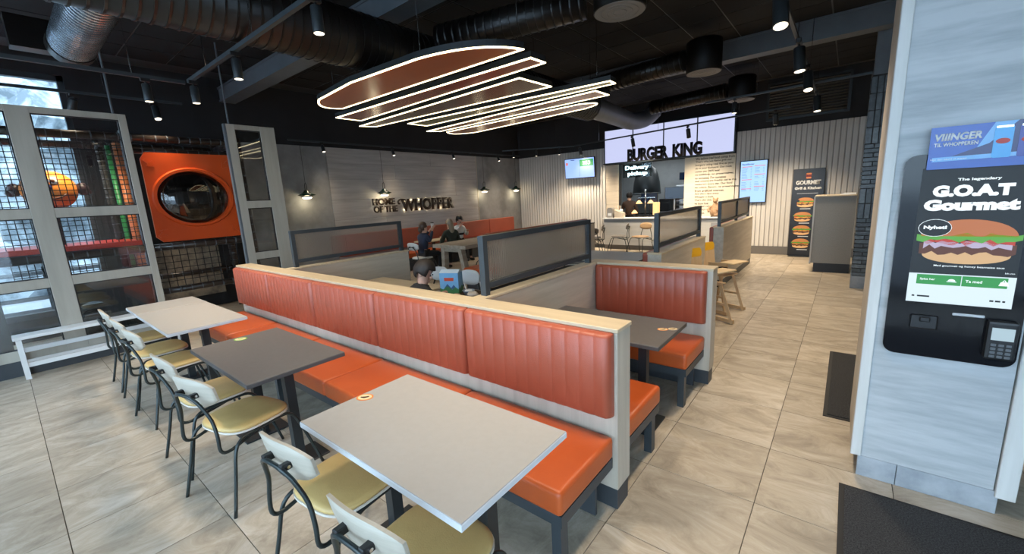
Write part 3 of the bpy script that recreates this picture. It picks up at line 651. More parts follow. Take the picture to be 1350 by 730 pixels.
# white slatted bench in front of the glass
t = thing('white_bench', 'long low white bench with two lower rails in front of the glass screen', 'bench', (-7.12, .65, 0)); O = t.location
ob('bench_top', B(O).box(-7.22, -7.0, -.09, 1.42, .455, .49, .004), M_WHITE, t)
for y in (-.05, 1.36):
    for x in (-7.19, -7.03): ob('leg', B(O).box(x - .022, x + .022, y - .022, y + .022, 0, .455), M_WHITE, t)
for x, z in ((-7.03, .16), (-7.19, .16), (-7.19, .30)): ob('rail', B(O).box(x - .015, x + .015, -.03, 1.34, z - .025, z + .025), M_WHITE, t)
# ================================================================ HIGH CHAIRS
M_BEECH = mat('beech', (.58, .40, .22), (.66, .47, .28), rough=.45, scale=(16, 16, 1.5))
M_YEL = mat('yellow_paint', (.80, .42, .02), rough=.4)
def high_chair(label, x, y, rz):
    t = thing('high_chair', label, 'high chair', (x, y, 0), R(rz), group='beech high chairs against the oak partition'); t.scale = (.88, .88, .95)
    for s in (-1, 1):
        for f in (-1, 1): ob('leg', B().bar((s * .23, f * .24, 0), (s * .15, f * .08, .56), .028, .036), M_BEECH, t)
        ob('foot_rail', B().bar((s * .23, -.27, .035), (s * .23, .27, .035), .03, .045), M_BEECH, t)
        ob('arm', B().bar((s * .16, -.12, .71), (s * .165, .20, .72), .025, .05), M_BEECH, t)
        ob('cross_rail', B().bar((s * .205, -.17, .25), (s * .205, .17, .25), .022, .03), M_BEECH, t)
    ob('seat', B().box(-.17, .17, -.13, .17, .545, .565, .006), M_BEECH, t)
    bk = ob('backrest', B().prism(rrect(.30, .46, .06, 5, 0, .77), -.012, .012, 'XZ'), M_BEECH, t); bk.location.y = -.14; bk.rotation_euler.x = R(8)
    ob('head_panel', B().prism(rrect(.31, .12, .05, 5, 0, .95), -.015, .015, 'XZ'), M_YEL, bk)
    ob('tray', B().box(-.19, .19, .08, .31, .735, .755, .008, 2), mat('pale_tray', (.66, .49, .27), (.72, .55, .33), rough=.4, scale=(10, 2, 10)), t)
    st = ob('strap', B().tube([(-.10, -.11, .62), (-.06, .04, .64), (0, .10, .60), (.07, .05, .64), (.10, -.11, .62)], .014, 6, 3), M_BLACKPL, t)
high_chair('beech high chair with a yellow head panel, nearer one', -1.31, 5.55, -116)
high_chair('beech high chair with a yellow head panel, farther one', -1.30, 6.25, -112)
# ================================================================ CEILING FITTINGS
lamp = thing('led_panel_lamp', 'hanging lamp of six slanted colour panels outlined in warm light strips', 'lamp', (-4.2, 4.4, 3.0)); O = lamp.location
def curve(p, q, mid, n=10): return [tuple((1 - t) ** 2 * a + 2 * t * (1 - t) * b + t * t * c for a, b, c in zip(p, mid, q)) for t in [i / n for i in range(n + 1)]]
top = curve((-5.36, 3.20), (-5.08, 2.72), (-5.60, 2.92), 8) + [(-4.2, 2.62)] + curve((-3.15, 2.66), (-2.33, 3.20), (-2.45, 2.76), 10)
bot = [(-6.05, 5.69), (-3.15, 5.62)] + curve((-3.15, 5.62), (-3.25, 5.99), (-2.70, 5.80), 8)[1:] + curve((-5.75, 6.20), (-6.05, 5.69), (-6.35, 6.05), 8)[:-1]
PAN = [('bun_panel', top, (.46, .115, .035)), ('ketchup_panel', [(-5.96, 3.42), (-2.42, 3.42), (-2.41, 3.66), (-5.96, 3.84)], (.30, .030, .020)),
       ('patty_panel', [(-6.38, 4.06), (-2.90, 3.87), (-2.87, 4.47), (-6.28, 4.31)], (.10, .035, .028)), ('lettuce_panel', [(-5.76, 4.56), (-2.27, 4.79), (-2.28, 4.96), (-5.75, 4.96)], (.14, .17, .03)),
       ('tomato_panel', [(-6.19, 5.32), (-2.61, 5.08), (-2.60, 5.45), (-6.05, 5.54)], (.32, .065, .045)), ('bun_panel', bot, (.42, .13, .07))]
def inset(poly, d):
    n = len(poly); out = []
    A = sum(poly[i][0] * poly[(i + 1) % n][1] - poly[(i + 1) % n][0] * poly[i][1] for i in range(n)); s = 1 if A > 0 else -1
    for i in range(n):
        p, a, b = Vector(poly[i]), Vector(poly[i - 1]), Vector(poly[(i + 1) % n])
        e1, e2 = (p - a).normalized(), (b - p).normalized(); n1 = Vector((-e1.y, e1.x)) * s; n2 = Vector((-e2.y, e2.x)) * s
        k = n1 + n2; k = k / max(.35, 1 + n1.dot(n2)) if k.length > 1e-4 else n1
        out.append(tuple(p + k * d))
    return out
for i, (nm, poly, c) in enumerate(PAN):
    p = ob(nm, B(O).prism(poly, 3.004, 3.06), M_DARKMETAL, lamp)
    ob('gloss_face', B(O).prism(inset(poly, .024), 2.998, 3.004), mat('lamp_gloss_%d' % i, c, rough=.22, spec=.5), p)
    b = B(O); q = inset(poly, .014); n = len(poly); o1, i1 = poly, inset(poly, .021)
    for k in range(n):
        j = (k + 1) % n
        vs = [b.bm.verts.new(Vector((*v, z)) - O) for z in (2.994, 3.004) for v in (o1[k], o1[j], i1[j], i1[k])]
        for f in ((0, 3, 2, 1), (4, 5, 6, 7), (0, 1, 5, 4), (2, 3, 7, 6)): b.bm.faces.new([vs[w] for w in f])
    bmesh.ops.recalc_face_normals(b.bm, faces=b.bm.faces[:])
    ob('light_strip', b, M_LED, p)
for x, y in ((-3.25, 2.80), (-5.1, 2.95), (-5.6, 3.6), (-2.7, 3.6), (-5.9, 4.2), (-3.0, 4.3), (-5.5, 4.8), (-2.5, 4.9), (-5.9, 5.5), (-2.8, 5.3), (-5.6, 5.9), (-3.2, 5.8)):
    ob('cable', B(O).cyl((x, y, 3.06), (x, y, ZC - .01), .004, n=6), M_CHROME, lamp)
# ---- ducts
def spiral_duct(name, label, pts, r, m, step=.10, smooth=4):
    """duct with raised spiral seams"""
    t = thing(name, label, 'duct', tuple(sum(p[k] for p in pts) / len(pts) for k in range(3))); O = t.location
    ob('pipe', B(O).tube(pts, r, 28, smooth), m, t)
    b = B(O); P = [Vector(p) for p in pts]
    for a, c in zip(P, P[1:]):
        d = c - a; n = max(1, int(d.length / step))
        for i in range(n): q = a + d * (i + .5) / n; b.cyl(q - d.normalized() * .008, q + d.normalized() * .008, r + .009, n=28)
    ob('seams', b, m, t, kind='stuff') if smooth == 1 else b.bm.free()
    return t
spiral_duct('main_duct', 'large dark spiral duct running under the ceiling over the seating', [(-4.10, -1.6, 3.39), (-4.10, 7.7, 3.39)], .265, M_BLKDUCT, .085, 1)
spiral_duct('branch_duct', 'silver spiral branch duct dropping from the main duct at the left', [(-4.38, .80, 3.40), (-5.95, .80, 3.40)], .165, M_GALV, .06, 1)
ob('duct_damper', B((-6.1, .80, 3.40)).cyl((-5.955, .80, 3.40), (-6.12, .80, 3.40), .18, n=24).box(-6.30, -6.13, .40, .95, 3.34, 3.62), M_BLKDUCT, label='black damper box at the end of the silver branch duct', cat='duct')
for y, lab in ((4.12, 'dark spiral duct leading to the nearest round diffuser'), (7.28, 'dark spiral duct leading to the middle round diffuser'), (10.2, 'dark spiral duct leading to the farthest round diffuser')):
    spiral_duct('branch_duct', lab, [(-3.74, y - .60, 3.50), (-2.21, y - .02, 3.60)] if y < 5 else [(-3.80, y, 3.62), (-2.18, y, 3.70)], .15, M_BLKDUCT, .09, 1)
spiral_duct('flexible_duct', 'grey sagging duct bend above the illuminated sign', [(-4.10, 7.72, 3.39), (-4.25, 8.7, 3.43), (-4.45, 9.8, 3.48), (-4.50, 10.7, 3.48), (-4.38, 11.3, 3.58), (-4.2, 11.55, 3.80)], .21, M_STEEL, .09, 5)
for y, lab in ((4.22, 'round black ceiling diffuser cut by the top edge'), (7.28, 'round black drum diffuser with a pale grille, middle one'), (10.2, 'round black drum diffuser farthest away')):
    t = thing('drum_diffuser', lab, 'diffuser', (-1.9, y, 3.46), group='round ceiling diffusers'); r = .255
    ob('drum', B().lathe([(r - .01, 0), (r, .01), (r, .44), (r - .02, .46)], n=32), M_DRUM, t)
    gm = mat('pale_grille', (.20, .195, .185), rough=.6); g = ob('grille', B().cyl((0, 0, -.004), (0, 0, .004), r - .012, n=32), gm, t)
    for k in range(1, 4): ob('grille_ring', B().lathe([(k * .058, -.0039), (k * .058, -.008), (k * .058 + .012, -.008), (k * .058 + .012, -.0039)], n=28), gm, g)
    for a in (0, 120, 240): ob('rod', B().cyl((.2 * math.cos(R(a)), .2 * math.sin(R(a)), .46), (.2 * math.cos(R(a)), .2 * math.sin(R(a)), ZC - 3.47), .005, n=6), M_CHROME, t)
# ---- track lights
def track(label, p0, p1, drops=2, group='black lighting tracks'):
    c = (Vector(p0) + Vector(p1)) / 2; t = thing('light_track', label, 'light track', c, group=group); O = t.location
    ob('rail', B(O).bar(p0, p1, .034, .034), M_ANTH, t)
    for i in range(drops):
        q = Vector(p0).lerp(Vector(p1), (i + .5) / drops)
        if abs(q.x - X0) > .5: ob('drop_wire', B(O).cyl((q.x, q.y, q.z + .017), (q.x, q.y, ZC - .008), .004, n=6), M_CHROME, t)
        else: ob('bracket', B(O).box(X0 + .02, q.x, q.y - .015, q.y + .015, q.z - .01, q.z + .01), M_ANTH, t)
def spot_mesh():
    t = thing('track_spot', '', 'spotlight')
    ob('mount', B().box(-.02, .02, -.045, .045, -.05, -.012, .004), M_BLACKPL, t)
    ob('arm', B().cyl((0, 0, -.05), (0, 0, -.075), .009, n=8), M_BLACKPL, t)
    ob('housing', B().lathe([(.030, -.265), (.042, -.268), (.043, -.26), (.043, -.085), (.035, -.075), (.0, -.075)], n=20), M_DARKMETAL, t)
    ob('lens', B().lathe([(.0, -.271), (.036, -.271), (.038, -.268), (0, -.268)], n=20), M_LAMPFACE, t)
    return t
sp0 = spot_mesh(); sfirst = [True]
def spot(label, x, y, z, tx=0, ty=0, power=1.0, sc=1.0, tint=(1, .82, .60), ang=100, group='cylinder spotlights on the tracks'):
    s = sp0 if sfirst[0] else copy_tree(sp0); sfirst[0] = False
    s.location = (x, y, z - .005); s.rotation_euler = (R(tx), R(ty), 0); s.scale = (sc, sc, sc); s['label'] = label; s['group'] = group
    if power:
        l = bpy.data.lights.new('spot_beam', 'SPOT'); l.energy = SPOT_W * power; l.color = tint; l.spot_size = R(ang); l.spot_blend = 1.0; l.shadow_soft_size = .12
        lo = bpy.data.objects.new('beam', l); link(lo, s); lo.location = (0, 0, -.29)
track('black track running left to right above the long bench', (-5.46, 1.545, 3.08), (-1.0, 1.58, 3.08), 4)
spot('left spot on the track above the long bench', -5.34, 1.546, 3.08, power=.62, sc=.85)
spot('second spot on the track above the long bench', -4.19, 1.555, 3.08, power=.62, sc=.85)
spot('spot on the bench track beyond the top frame edge, nearer', -2.8, 1.566, 3.08, power=.62, sc=.85)
spot('spot on the bench track beyond the top frame edge, nearest', -1.6, 1.575, 3.08, power=.62, sc=.85)
track('black track above the white bench, upper of two', (-5.50, -1.0, 3.08), (-5.53, 1.53, 3.08), 3)
track('black track above the glass play screen, lower of two', (-7.80, -1.2, 3.31), (-7.72, 2.05, 3.31), 2)
spot('spot above the glass play screen, right one', -7.73, 1.72, 3.31, 0, -20, power=.8)
spot('lit spot just above the play screen, left one', -7.76, .95, 3.31, -12, 24, power=1.6)
spot('spot above the white bench', -5.52, 1.20, 3.08, power=.7, sc=.85)
track('black track along the aisle', (-.56, 1.0, 3.32), (-.62, 11.2, 3.32), 5)
for i, y in enumerate((4.05, 5.72, 7.15, 9.3)):
    spot(['nearest and largest spot on the aisle track', 'second spot on the aisle track', 'third spot on the aisle track', 'farthest spot on the aisle track'][i], -.565 - .007 * i, y + .3, 3.32, (-16, -4, -16, -6)[i], -5, power=1.4, sc=1.35)
spot('aisle track spot overhead behind the frame edge', -.56, 1.9, 3.32, power=.8, sc=1.3)
track('thin black track crossing in front of the vent grille', (-2.3, 9.03, 3.32), (1.2, 8.78, 3.32), 2)
spot('spot hanging left of the vent grille', -1.78, 8.98, 3.32, power=1.1)
track('thin black track slanting across the illuminated sign', (-6.62, 11.486, 3.16), (-1.0, 9.95, 3.16), 3)
for i, (x, y) in enumerate(((-6.45, 11.44), (-4.58, 10.93), (-3.05, 10.51), (-1.25, 10.02))):
    spot(['spot above the order screen', 'spot in front of the sign, at the letter U', 'spot in front of the sign, at the letter N', 'spot over the slatted wall beside the menu screen'][i], x, y, 3.16, 24, 0, power=4.2, sc=1.1)
track('black track along the top of the dining wall', (-8.98, 4.05, 3.10), (-8.98, 11.8, 3.10), 5)
for i, y in enumerate((4.75, 6.55, 8.6, 10.6)): spot(['first', 'second', 'third', 'fourth'][i] + ' small spot from the left on the dining wall track', -8.98, y, 3.10, 0, -18, power=.18, sc=.8)
track('short black track in the dining corner', (-8.6, 10.4, 3.16), (-6.7, 11.6, 3.16), 2)
for i, (x, y) in enumerate(((-8.3, 10.59), (-7.7, 10.97), (-7.1, 11.35))): spot(['left', 'middle', 'right'][i] + ' spot on the short corner track', x, y, 3.16, power=.5, sc=.8)
# ---- wall-wash pendants
M_GREENSH = mat('dark_green_enamel', (.012, .035, .022), rough=.25)
for i, (y, x) in enumerate(((4.28, -8.98), (6.2, -8.98), (9.88, -8.98), (11.5, -8.98))):
    t = thing('pendant_lamp', 'green enamel pendant lamp, ' + ['leftmost of four', 'above the raised lettering', 'third from the left', 'in the far corner'][i], 'pendant lamp', (x, y, 1.93), group='green pendant lamps along the dining wall')
    ob('shade', B().lathe([(.10, .03), (.175, .055), (.18, .06), (.12, .085), (.06, .125), (.045, .16), (.0, .165)], n=24), M_GREENSH, t)
    ob('lower_shade', B().lathe([(.055, .005), (.12, .03), (.06, .055), (.0, .055)], n=24), M_GREENSH, t)
    ob('bulb', B().lathe([(.0, -.022), (.07, -.020), (.095, .0), (.09, .02), (0, .02)], n=20), M_LAMPFACE, t)
    ob('cable', B().cyl((0, 0, .30), (0, 0, 3.083 - 1.93), .004, n=6), M_BLACKPL, t)
    ob('yoke', B().tube([(-.04, 0, .15), (-.04, 0, .26), (0, 0, .31), (.04, 0, .26), (.04, 0, .15)], .006, 6, 3), M_BLACKPL, t)
    l = bpy.data.lights.new('pendant_glow', 'POINT'); l.energy = 2.5; l.color = (1, .85, .55); l.shadow_soft_size = .06
    lo = bpy.data.objects.new('glow', l); link(lo, t); lo.location = (0, 0, -.09)
# ================================================================ SIGNS AND SCREENS
t = thing('wall_sign', 'raised dark lettering with a backlit glow on the grey wood wall', 'sign', (-9.15, 7.2, 1.66)); O = t.location
SX = X0 + .055
txt('HOME', M_BROWNTEXT, t, Vector((SX, 5.93, 1.695)) - O, FACE_E, w=.66, h=.165, ext=.03, bold=.035)
txt('OF THE', M_BROWNTEXT, t, Vector((SX, 5.95, 1.51)) - O, FACE_E, w=.70, h=.165, ext=.03, bold=.035)
txt('WHOPPER', M_BROWNTEXT, t, Vector((SX, 6.78, 1.50)) - O, FACE_E, w=1.88, h=.325, ext=.03, bold=.045, space=1.0)
ob('flourish', B(O).tube([(SX + .015, 6.92, 1.80), (SX + .015, 6.78, 1.815), (SX + .015, 6.69, 1.77), (SX + .015, 6.70, 1.71), (SX + .015, 6.74, 1.71)], .022, 8, 4), M_BROWNTEXT, t)
for y_, z_, e_ in [(5.99 + .165 * k, 1.775, .10) for k in range(4)] + [(6.02 + .165 * k, 1.585, .10) for k in range(4)] + [(6.90 + .255 * k, z2, .16) for k in range(7) for z2 in (1.535, 1.79)]:
    l = bpy.data.lights.new('sign_led', 'POINT'); l.energy = e_ * .8; l.color = (1, .80, .50); l.shadow_soft_size = .012
    lo = bpy.data.objects.new('backlight', l); link(lo, t); lo.location = Vector((X0 + .045, y_, z_)) - O
t = thing('illuminated_sign', 'white illuminated sign box with dark raised letters over the counter', 'sign', (-4.05, 11.9, 2.56)); O = t.location
ob('housing', B(O).box(-5.84, -2.29, 11.86, 12.0, 2.53, 3.52), M_DARKMETAL, t)
xs = [-5.81, -4.93, -4.06, -3.19, -2.31]
for a, b in zip(xs, xs[1:]): ob('light_panel', B(O).box(a + .015, b - .015, 11.845, 11.86, 2.57, 3.49), M_LIGHTBOX, t)
for x in xs: ob('divider', B(O).box(x - .015, x + .015, 11.835, 11.862, 2.55, 3.50), M_DARKMETAL, t)
ob('ledge', B(O).box(-5.84, -2.29, 11.78, 11.862, 2.525, 2.555), M_DARKMETAL, t)
txt('BURGER', M_TEXTDARK, t, Vector((-5.06, 11.80, 2.56)) - O, FACE_CAM, w=1.15, h=.34, ext=.05, bold=.05)
txt('KING', M_TEXTDARK, t, Vector((-3.79, 11.80, 2.56)) - O, FACE_CAM, w=.75, h=.34, ext=.05, bold=.05)
SCR = emis('screen_blue_white', (.30, .46, .95), .85); SCW = emis('screen_white', (.75, .85, 1.0), .9); SCG = emis('screen_green', (.01, .28, .08), .8); SCR_R = emis('screen_red', (.75, .22, .2), .7); SCD = emis('screen_ink', (.05, .10, .35), .5)
# order-number screen hung from the slatted wall
t = thing('order_screen', 'order-number screen with a green field on the slatted wall', 'screen', (-6.66, 11.86, 2.2)); t.rotation_euler = (R(4), 0, 0)
ob('casing', B().box(-.53, .53, -.03, .03, 0, .62, .008), M_BLACKPL, t); ob('bracket', B().box(-.1, .1, .03, .09, .2, .42), M_BLACKPL, t)
ob('display', B().box(-.51, .51, -.034, -.03, .02, .60), SCR, t)
ob('number_field', B().box(.02, .49, -.036, -.034, .36, .56), SCG, t)
txt('353', SCW, t, (.12, -.036, .40), FACE_CAM, w=.27, h=.11, ext=.001, bold=.03)
ob('logo_field', B().box(-.48, -.40, -.036, -.034, .42, .50), SCR_R, t)
ob('header_bar', B().box(-.30, -.16, -.036, -.034, .555, .575), SCD, t); ob('divider_line', B().box(0, .006, -.036, -.034, .05, .55), SCD, t)
# portrait menu screen
t = thing('menu_screen', 'portrait menu screen on the right part of the slatted wall', 'screen', (-1.865, 11.92, 1.28))
ob('casing', B().box(-.30, .30, -.03, .03, 0, 1.03, .008), M_BLACKPL, t); ob('display', B().box(-.28, .28, -.034, -.03, .02, 1.01), emis('menu_blue', (.36, .58, 1.0), .85), t)
txt('Bestillinger', SCD, t, (-.25, -.034, .91), FACE_CAM, w=.26, h=.05, ext=.001, bold=.02)
for x, z, w in ((-.25, .87, .22), (.02, .885, .23), (-.25, .56, .22), (.02, .68, .23), (-.25, .34, .22), (.02, .39, .23)): ob('heading_bar', B().box(x, x + w, -.036, -.034, z, z + .016), SCR_R, t)
for k in range(17):
    z = .84 - k * .034
    for x, w in ((-.25, .14), (-.06, .03), (.03, .12), (.2, .04)):
        if abs(z - .56) > .03 and not (x > 0 and k in (4, 5, 13)): ob('text_line', B().box(x, x + w * random.uniform(.6, 1), -.035, -.034, z, z + .009), emis('menu_ink', (.16, .30, .75), .7), t)
# standing poster
M_BUN = mat('print_bun', (.55, .22, .06), rough=.4); M_BUNL = mat('print_bun_light', (.75, .45, .2), rough=.4); M_LET = mat('print_lettuce', (.10, .32, .03), rough=.4); M_PAT = mat('print_patty', (.10, .03, .012), rough=.4); M_TOM = mat('print_tomato', (.50, .035, .02), rough=.4); M_CHE = mat('print_cheese', (.75, .38, .05), rough=.4); M_WTXT = mat('print_white', (.75, .75, .73), rough=.4)
def burger(parent, x, y, z, w, mats=None, seed=0):
    """flat printed burger made of thin layers, facing -Y; returns nothing"""
    rnd = random.Random(seed); h = w * .62; q = mats or [M_BUN, M_BUNL, M_LET, M_PAT, M_TOM, M_CHE]
    def lay(nm, poly, m, k): ob(nm, B((0, 0, 0)).prism([(x + a, z + b) for a, b in poly], y - .0006 * (k + 1), y - .0006 * k, 'XZ'), m, parent)
    def wave(z0, z1, ww, n=14): return [(-ww / 2 + ww * i / n, z1 + rnd.uniform(-1, 1) * h * .04) for i in range(n + 1)] + [(ww / 2 - ww * i / n, z0 + rnd.uniform(-1, 1) * h * .05) for i in range(n + 1)]
    lay('printed_bun', [(a * .92, b) for a, b in ell(0, -h * .30, w * .46, h * .20, 16, 180, 360)] + [(w * .42, -h * .2), (-w * .42, -h * .2)], q[1], 0)
    lay('printed_patty', wave(-h * .26, -h * .05, w * .92), q[3], 1)
    lay('printed_cheese', wave(-h * .12, -h * .02, w * .84), q[5], 2)
    lay('printed_tomato', wave(-h * .05, h * .06, w * .88), q[4], 2)
    lay('printed_lettuce', wave(h * .02, h * .16, w * 1.0), q[2], 3)
    lay('printed_bun', ell(0, h * .12, w * .46, h * .38, 18, 0, 180), q[0], 3)
t = thing('standing_poster', 'tall black poster stand with four burgers against the slatted wall', 'poster', (-.74, 11.80, 0)); t.rotation_euler = (R(-2), 0, 0)
ob('board', B().box(-.30, .30, -.012, .012, .015, 2.02, .004), mat('poster_black', (.012, .011, .012), rough=.35), t)
ob('base_foot', B().box(-.28, .28, -.10, .10, 0, .015), M_DARKMETAL, t)
lg = ob('logo', B().prism(rrect(.10, .035, .016, 5, 0, 1.905), -.0145, -.012, 'XZ').prism(rrect(.10, .035, .016, 5, 0, 1.815), -.0145, -.012, 'XZ'), mat('logo_orange', (.75, .22, .05), rough=.4), t)
txt('BURGER', M_TOM, lg, (-.055, -.012, 1.863), FACE_CAM, w=.11, h=.02, ext=.002, bold=.04); txt('KING', M_TOM, lg, (-.05, -.012, 1.838), FACE_CAM, w=.10, h=.02, ext=.002, bold=.04)
txt('GOURMET', M_WTXT, t, (-.235, -.012, 1.66), FACE_CAM, w=.47, h=.10, ext=.002, bold=.06)
txt('Grill & Kitchen', M_WTXT, t, (-.25, -.012, 1.55), FACE_CAM, w=.50, h=.065, ext=.002, bold=.05)
ob('rule_line', B().box(-.2, .2, -.014, -.012, 1.46, 1.467), M_WTXT, t)
for i, z in enumerate((1.26, .93, .62, .31)):
    burger(t, -.06 if i else -.03, -.012, z, .36, seed=i); ob('caption', B().box(-.12, .08, -.0135, -.012, z - .155, z - .14), M_WTXT, t)
ob('badge', B().prism(ell(-.19, 1.30, .055, .035, 18), -.0160, -.0145, 'XZ'), MATS['poster_black'], t)
# ================================================================ ORDER KIOSK
t = thing('order_kiosk', 'black self-order kiosk screen with card reader on the wood column', 'kiosk', (.463, 2.953, .80)); KO = t.location
ob('casing', B().prism(rrect(.475, 1.03, .05, 6, -.015, .515), -.035, 0, 'XZ'), M_BLACKGLOSS, t)
KD = emis('kiosk_dark', (.010, .012, .014), .5); KW = emis('kiosk_white', (.62, .74, .80), .75); KT = emis('kiosk_text', (.80, .90, .95), .8); KG = emis('kiosk_green', (.03, .25, .06), .8)
def ke(nm, c, s=.7): return emis('kiosk_' + nm, c, s)
sx0, sx1, sz0, sz1 = -.185, .178, .292, .962; Y = -.035
ds = ob('display', B().box(sx0, sx1, Y - .002, Y, sz0, sz1), KD, t)
ob('lower_panel', B().box(sx0, sx1, Y - .003, Y - .002, sz0, sz0 + .15), KW, ds)
for a, b, s in ((sx0 + .03, sx0 + .187, 'Spise her'), (sx0 + .19, sx1 - .025, 'Ta med')):
    bt = ob('button', B().box(a, b, Y - .0042, Y - .003, sz0 + .095, sz0 + .145, .001), KG, ds); txt(s, KT, bt, (a + .012, Y - .0042, sz0 + .114), FACE_CAM, w=.055, h=.013, ext=.0004, bold=.02)
ob('tray_icon', B().prism(ell(-.03, sz0 + .117, .013, .010, 12, 0, 180), Y - .005, Y - .0042, 'XZ').box(-.047, -.013, Y - .005, Y - .0042, sz0 + .112, sz0 + .115), KT, ds)
ob('bag_icon', B().prism([(.125, sz0 + .108), (.158, sz0 + .108), (.152, sz0 + .126), (.131, sz0 + .126)], Y - .005, Y - .0042, 'XZ').tube([(.136, Y - .0046, sz0 + .126), (.1415, Y - .0046, sz0 + .135), (.147, Y - .0046, sz0 + .126)], .0015, 5, 3), KT, ds)
txt('The legendary', KT, ds, (-.06, Y - .002, .893), FACE_CAM, w=.14, h=.016, ext=.0006, bold=.03)
txt('G.O.A.T', KT, ds, (-.140, Y - .002, .822), FACE_CAM, w=.265, h=.056, ext=.0006, bold=.07)
txt('Gourmet', KT, ds, (-.165, Y - .002, .754), FACE_CAM, w=.315, h=.056, ext=.0006, bold=.07)
bd = ob('badge', B().tube([(-.115 + .058 * math.cos(R(a)), Y - .0042, .672 + .042 * math.sin(R(a))) for a in range(0, 360, 20)], .0013, 5, 1, True), KT, ds)
ob('badge_fill', B().prism(ell(-.115, .672, .057, .041, 24), Y - .0058, Y - .0046, 'XZ'), KD, ds)
txt('Nyhet!', KT, bd, (-.155, Y - .0058, .662), FACE_CAM, w=.082, h=.022, ext=.0006, bold=.05)
burger(ds, .0, Y - .002, .605, .35, [ke('bun', (.45, .15, .05)), ke('bun_light', (.62, .40, .2)), ke('lettuce', (.10, .36, .05)), ke('patty', (.10, .035, .02)), ke('tomato', (.45, .05, .03)), ke('onion', (.45, .40, .55))], 5)
txt('Med gourmet og honey bearnaise saus', KT, ds, (-.10, Y - .002, .478), FACE_CAM, w=.235, h=.011, ext=.0005, bold=.01)
txt('bk.no', KT, ds, (.14, Y - .002, .457), FACE_CAM, w=.03, h=.007, ext=.0005)
for a, b in ((-.165, -.155), (-.145, -.10), (.105, .118), (.123, .140), (.146, .155)): ob('footer_mark', B().box(a, b, Y - .0038, Y - .003, sz0 + .028, sz0 + .036), KD, ds)
ob('scanner', B().box(-.16, -.055, Y - .004, Y, .15, .225, .006).box(-.125, -.085, Y - .016, Y - .004, .19, .215, .004), M_BLACKPL, t)
ob('receipt_slot', B().box(-.01, .10, Y - .006, Y, .236, .250, .003), mat('slot_white', (.5, .52, .54), rough=.3), t)
cr = ob('card_reader', B().box(.108, .208, Y - .045, Y, .045, .235, .012, 2), M_BLACKPL, t)
ob('reader_screen', B().box(.122, .194, Y - .047, Y - .045, .145, .205), ke('reader', (.45, .60, .68), .6), cr)
for i in range(4):
    for j in range(3): ob('key', B().box(.124 + j * .0245, .142 + j * .0245, Y - .049, Y - .045, .058 + i * .019, .071 + i * .019, .002), mat('key_grey', (.12, .13, .14), rough=.4), cr)
# advertising banner clipped on top of the kiosk
t = thing('advert_banner', 'blue drinks banner with three cans on top of the kiosk', 'banner', (.463, 2.90, 1.755))
A1 = mat('banner_blue', (.03, .10, .42), rough=.25); A2 = mat('banner_light_blue', (.18, .42, .72), rough=.25); A3 = mat('banner_navy', (.02, .03, .13), rough=.25)
ob('board', B().box(-.175, .29, 0, .008, 0, .195), A1, t)
ob('light_field', B().prism([(-.03, .06), (.03, .195), (.16, .195), (.12, .06)], -.001, 0, 'XZ'), A2, t); ob('dark_field', B().prism([(-.10, .055), (.02, .105), (.10, .195), (.29, .195), (.29, .05), (.0, .05)], -.002, -.001, 'XZ'), A3, t)
ob('floor_field', B().prism([(-.16, .035), (.29, .045), (.29, .062), (-.16, .055)], -.0025, -.002, 'XZ'), A2, t)
txt('VIIINGER', M_WTXT, t, (-.160, 0, .130), FACE_CAM, w=.155, h=.034, ext=.003, bold=.04, shear=.15); txt('TIL WHOPPEREN', M_WTXT, t, (-.160, 0, .104), FACE_CAM, w=.145, h=.018, ext=.003, bold=.03)
txt('Nyt den iskald til maten', M_WTXT, t, (-.165, 0, .040), FACE_CAM, w=.12, h=.009, ext=.003)
for i, c in enumerate(((.05, .35, .70), (.03, .05, .30), (.85, .62, .03))):
    x = .06 + i * .075; cn = ob('printed_can', B().prism(rrect(.058, .135, .008, 3, x, .105), -.004, -.0025, 'XZ'), mat('can_%d' % i, c, rough=.2), t)
    ob('can_rim', B().box(x - .025, x + .025, -.0046, -.0025, .168, .176), M_CHROME, cn); ob('can_mark', B().prism(ell(x, .11, .022, .012, 14), -.0046, -.004, 'XZ'), M_TOM, cn)
# ================================================================ MATS ON THE FLOOR
for lab, (x0, x1, y0, y1) in (('large charcoal entrance mat at the bottom right', (.09, 2.6, -.6, 2.80)), ('charcoal floor mat behind the kiosk column', (-.02, 1.5, 3.63, 5.15))):
    t = thing('floor_mat', lab, 'mat', ((x0 + x1) / 2, (y0 + y1) / 2, 0)); O = t.location
    ob('border', B(O).box(x0, x1, y0, y1, 0, .006), M_RUBBER, t); ob('pile', B(O).box(x0 + .025, x1 - .025, y0 + .025, y1 - .025, .006, .012), M_MATCARPET, t)
# ================================================================ ORDER COUNTER AND KITCHEN
t = thing('order_counter', 'white fronted order counter below the illuminated sign', 'counter', (-4.1, 11.75, 0)); O = t.location
M_CFRONT = mat('counter_front', (.40, .40, .385), (.46, .455, .44), rough=.5, scale=(1, 10, 10))
ob('plinth', B(O).box(-5.80, -2.42, 11.80, 11.95, 0, .14), mat('grey_skirting', (.14, .13, .12)), t)
for a, b in ((-5.80, -4.68), (-4.68, -3.55), (-3.55, -2.42)): ob('front_panel', B(O).box(a + .002, b - .002, 11.74, 11.76, .14, .82), M_CFRONT, t)
ob('body', B(O).box(-5.80, -2.42, 11.76, 11.95, .14, .92), M_CFRONT, t)
ob('upper_band', B(O).box(-5.80, -2.42, 11.735, 11.76, .822, .92), mat('band_grey', (.22, .235, .25), rough=.45), t)
ob('worktop', B(O).box(-5.83, -2.40, 11.70, 11.955, .92, .955, .004), M_WHITE, t)
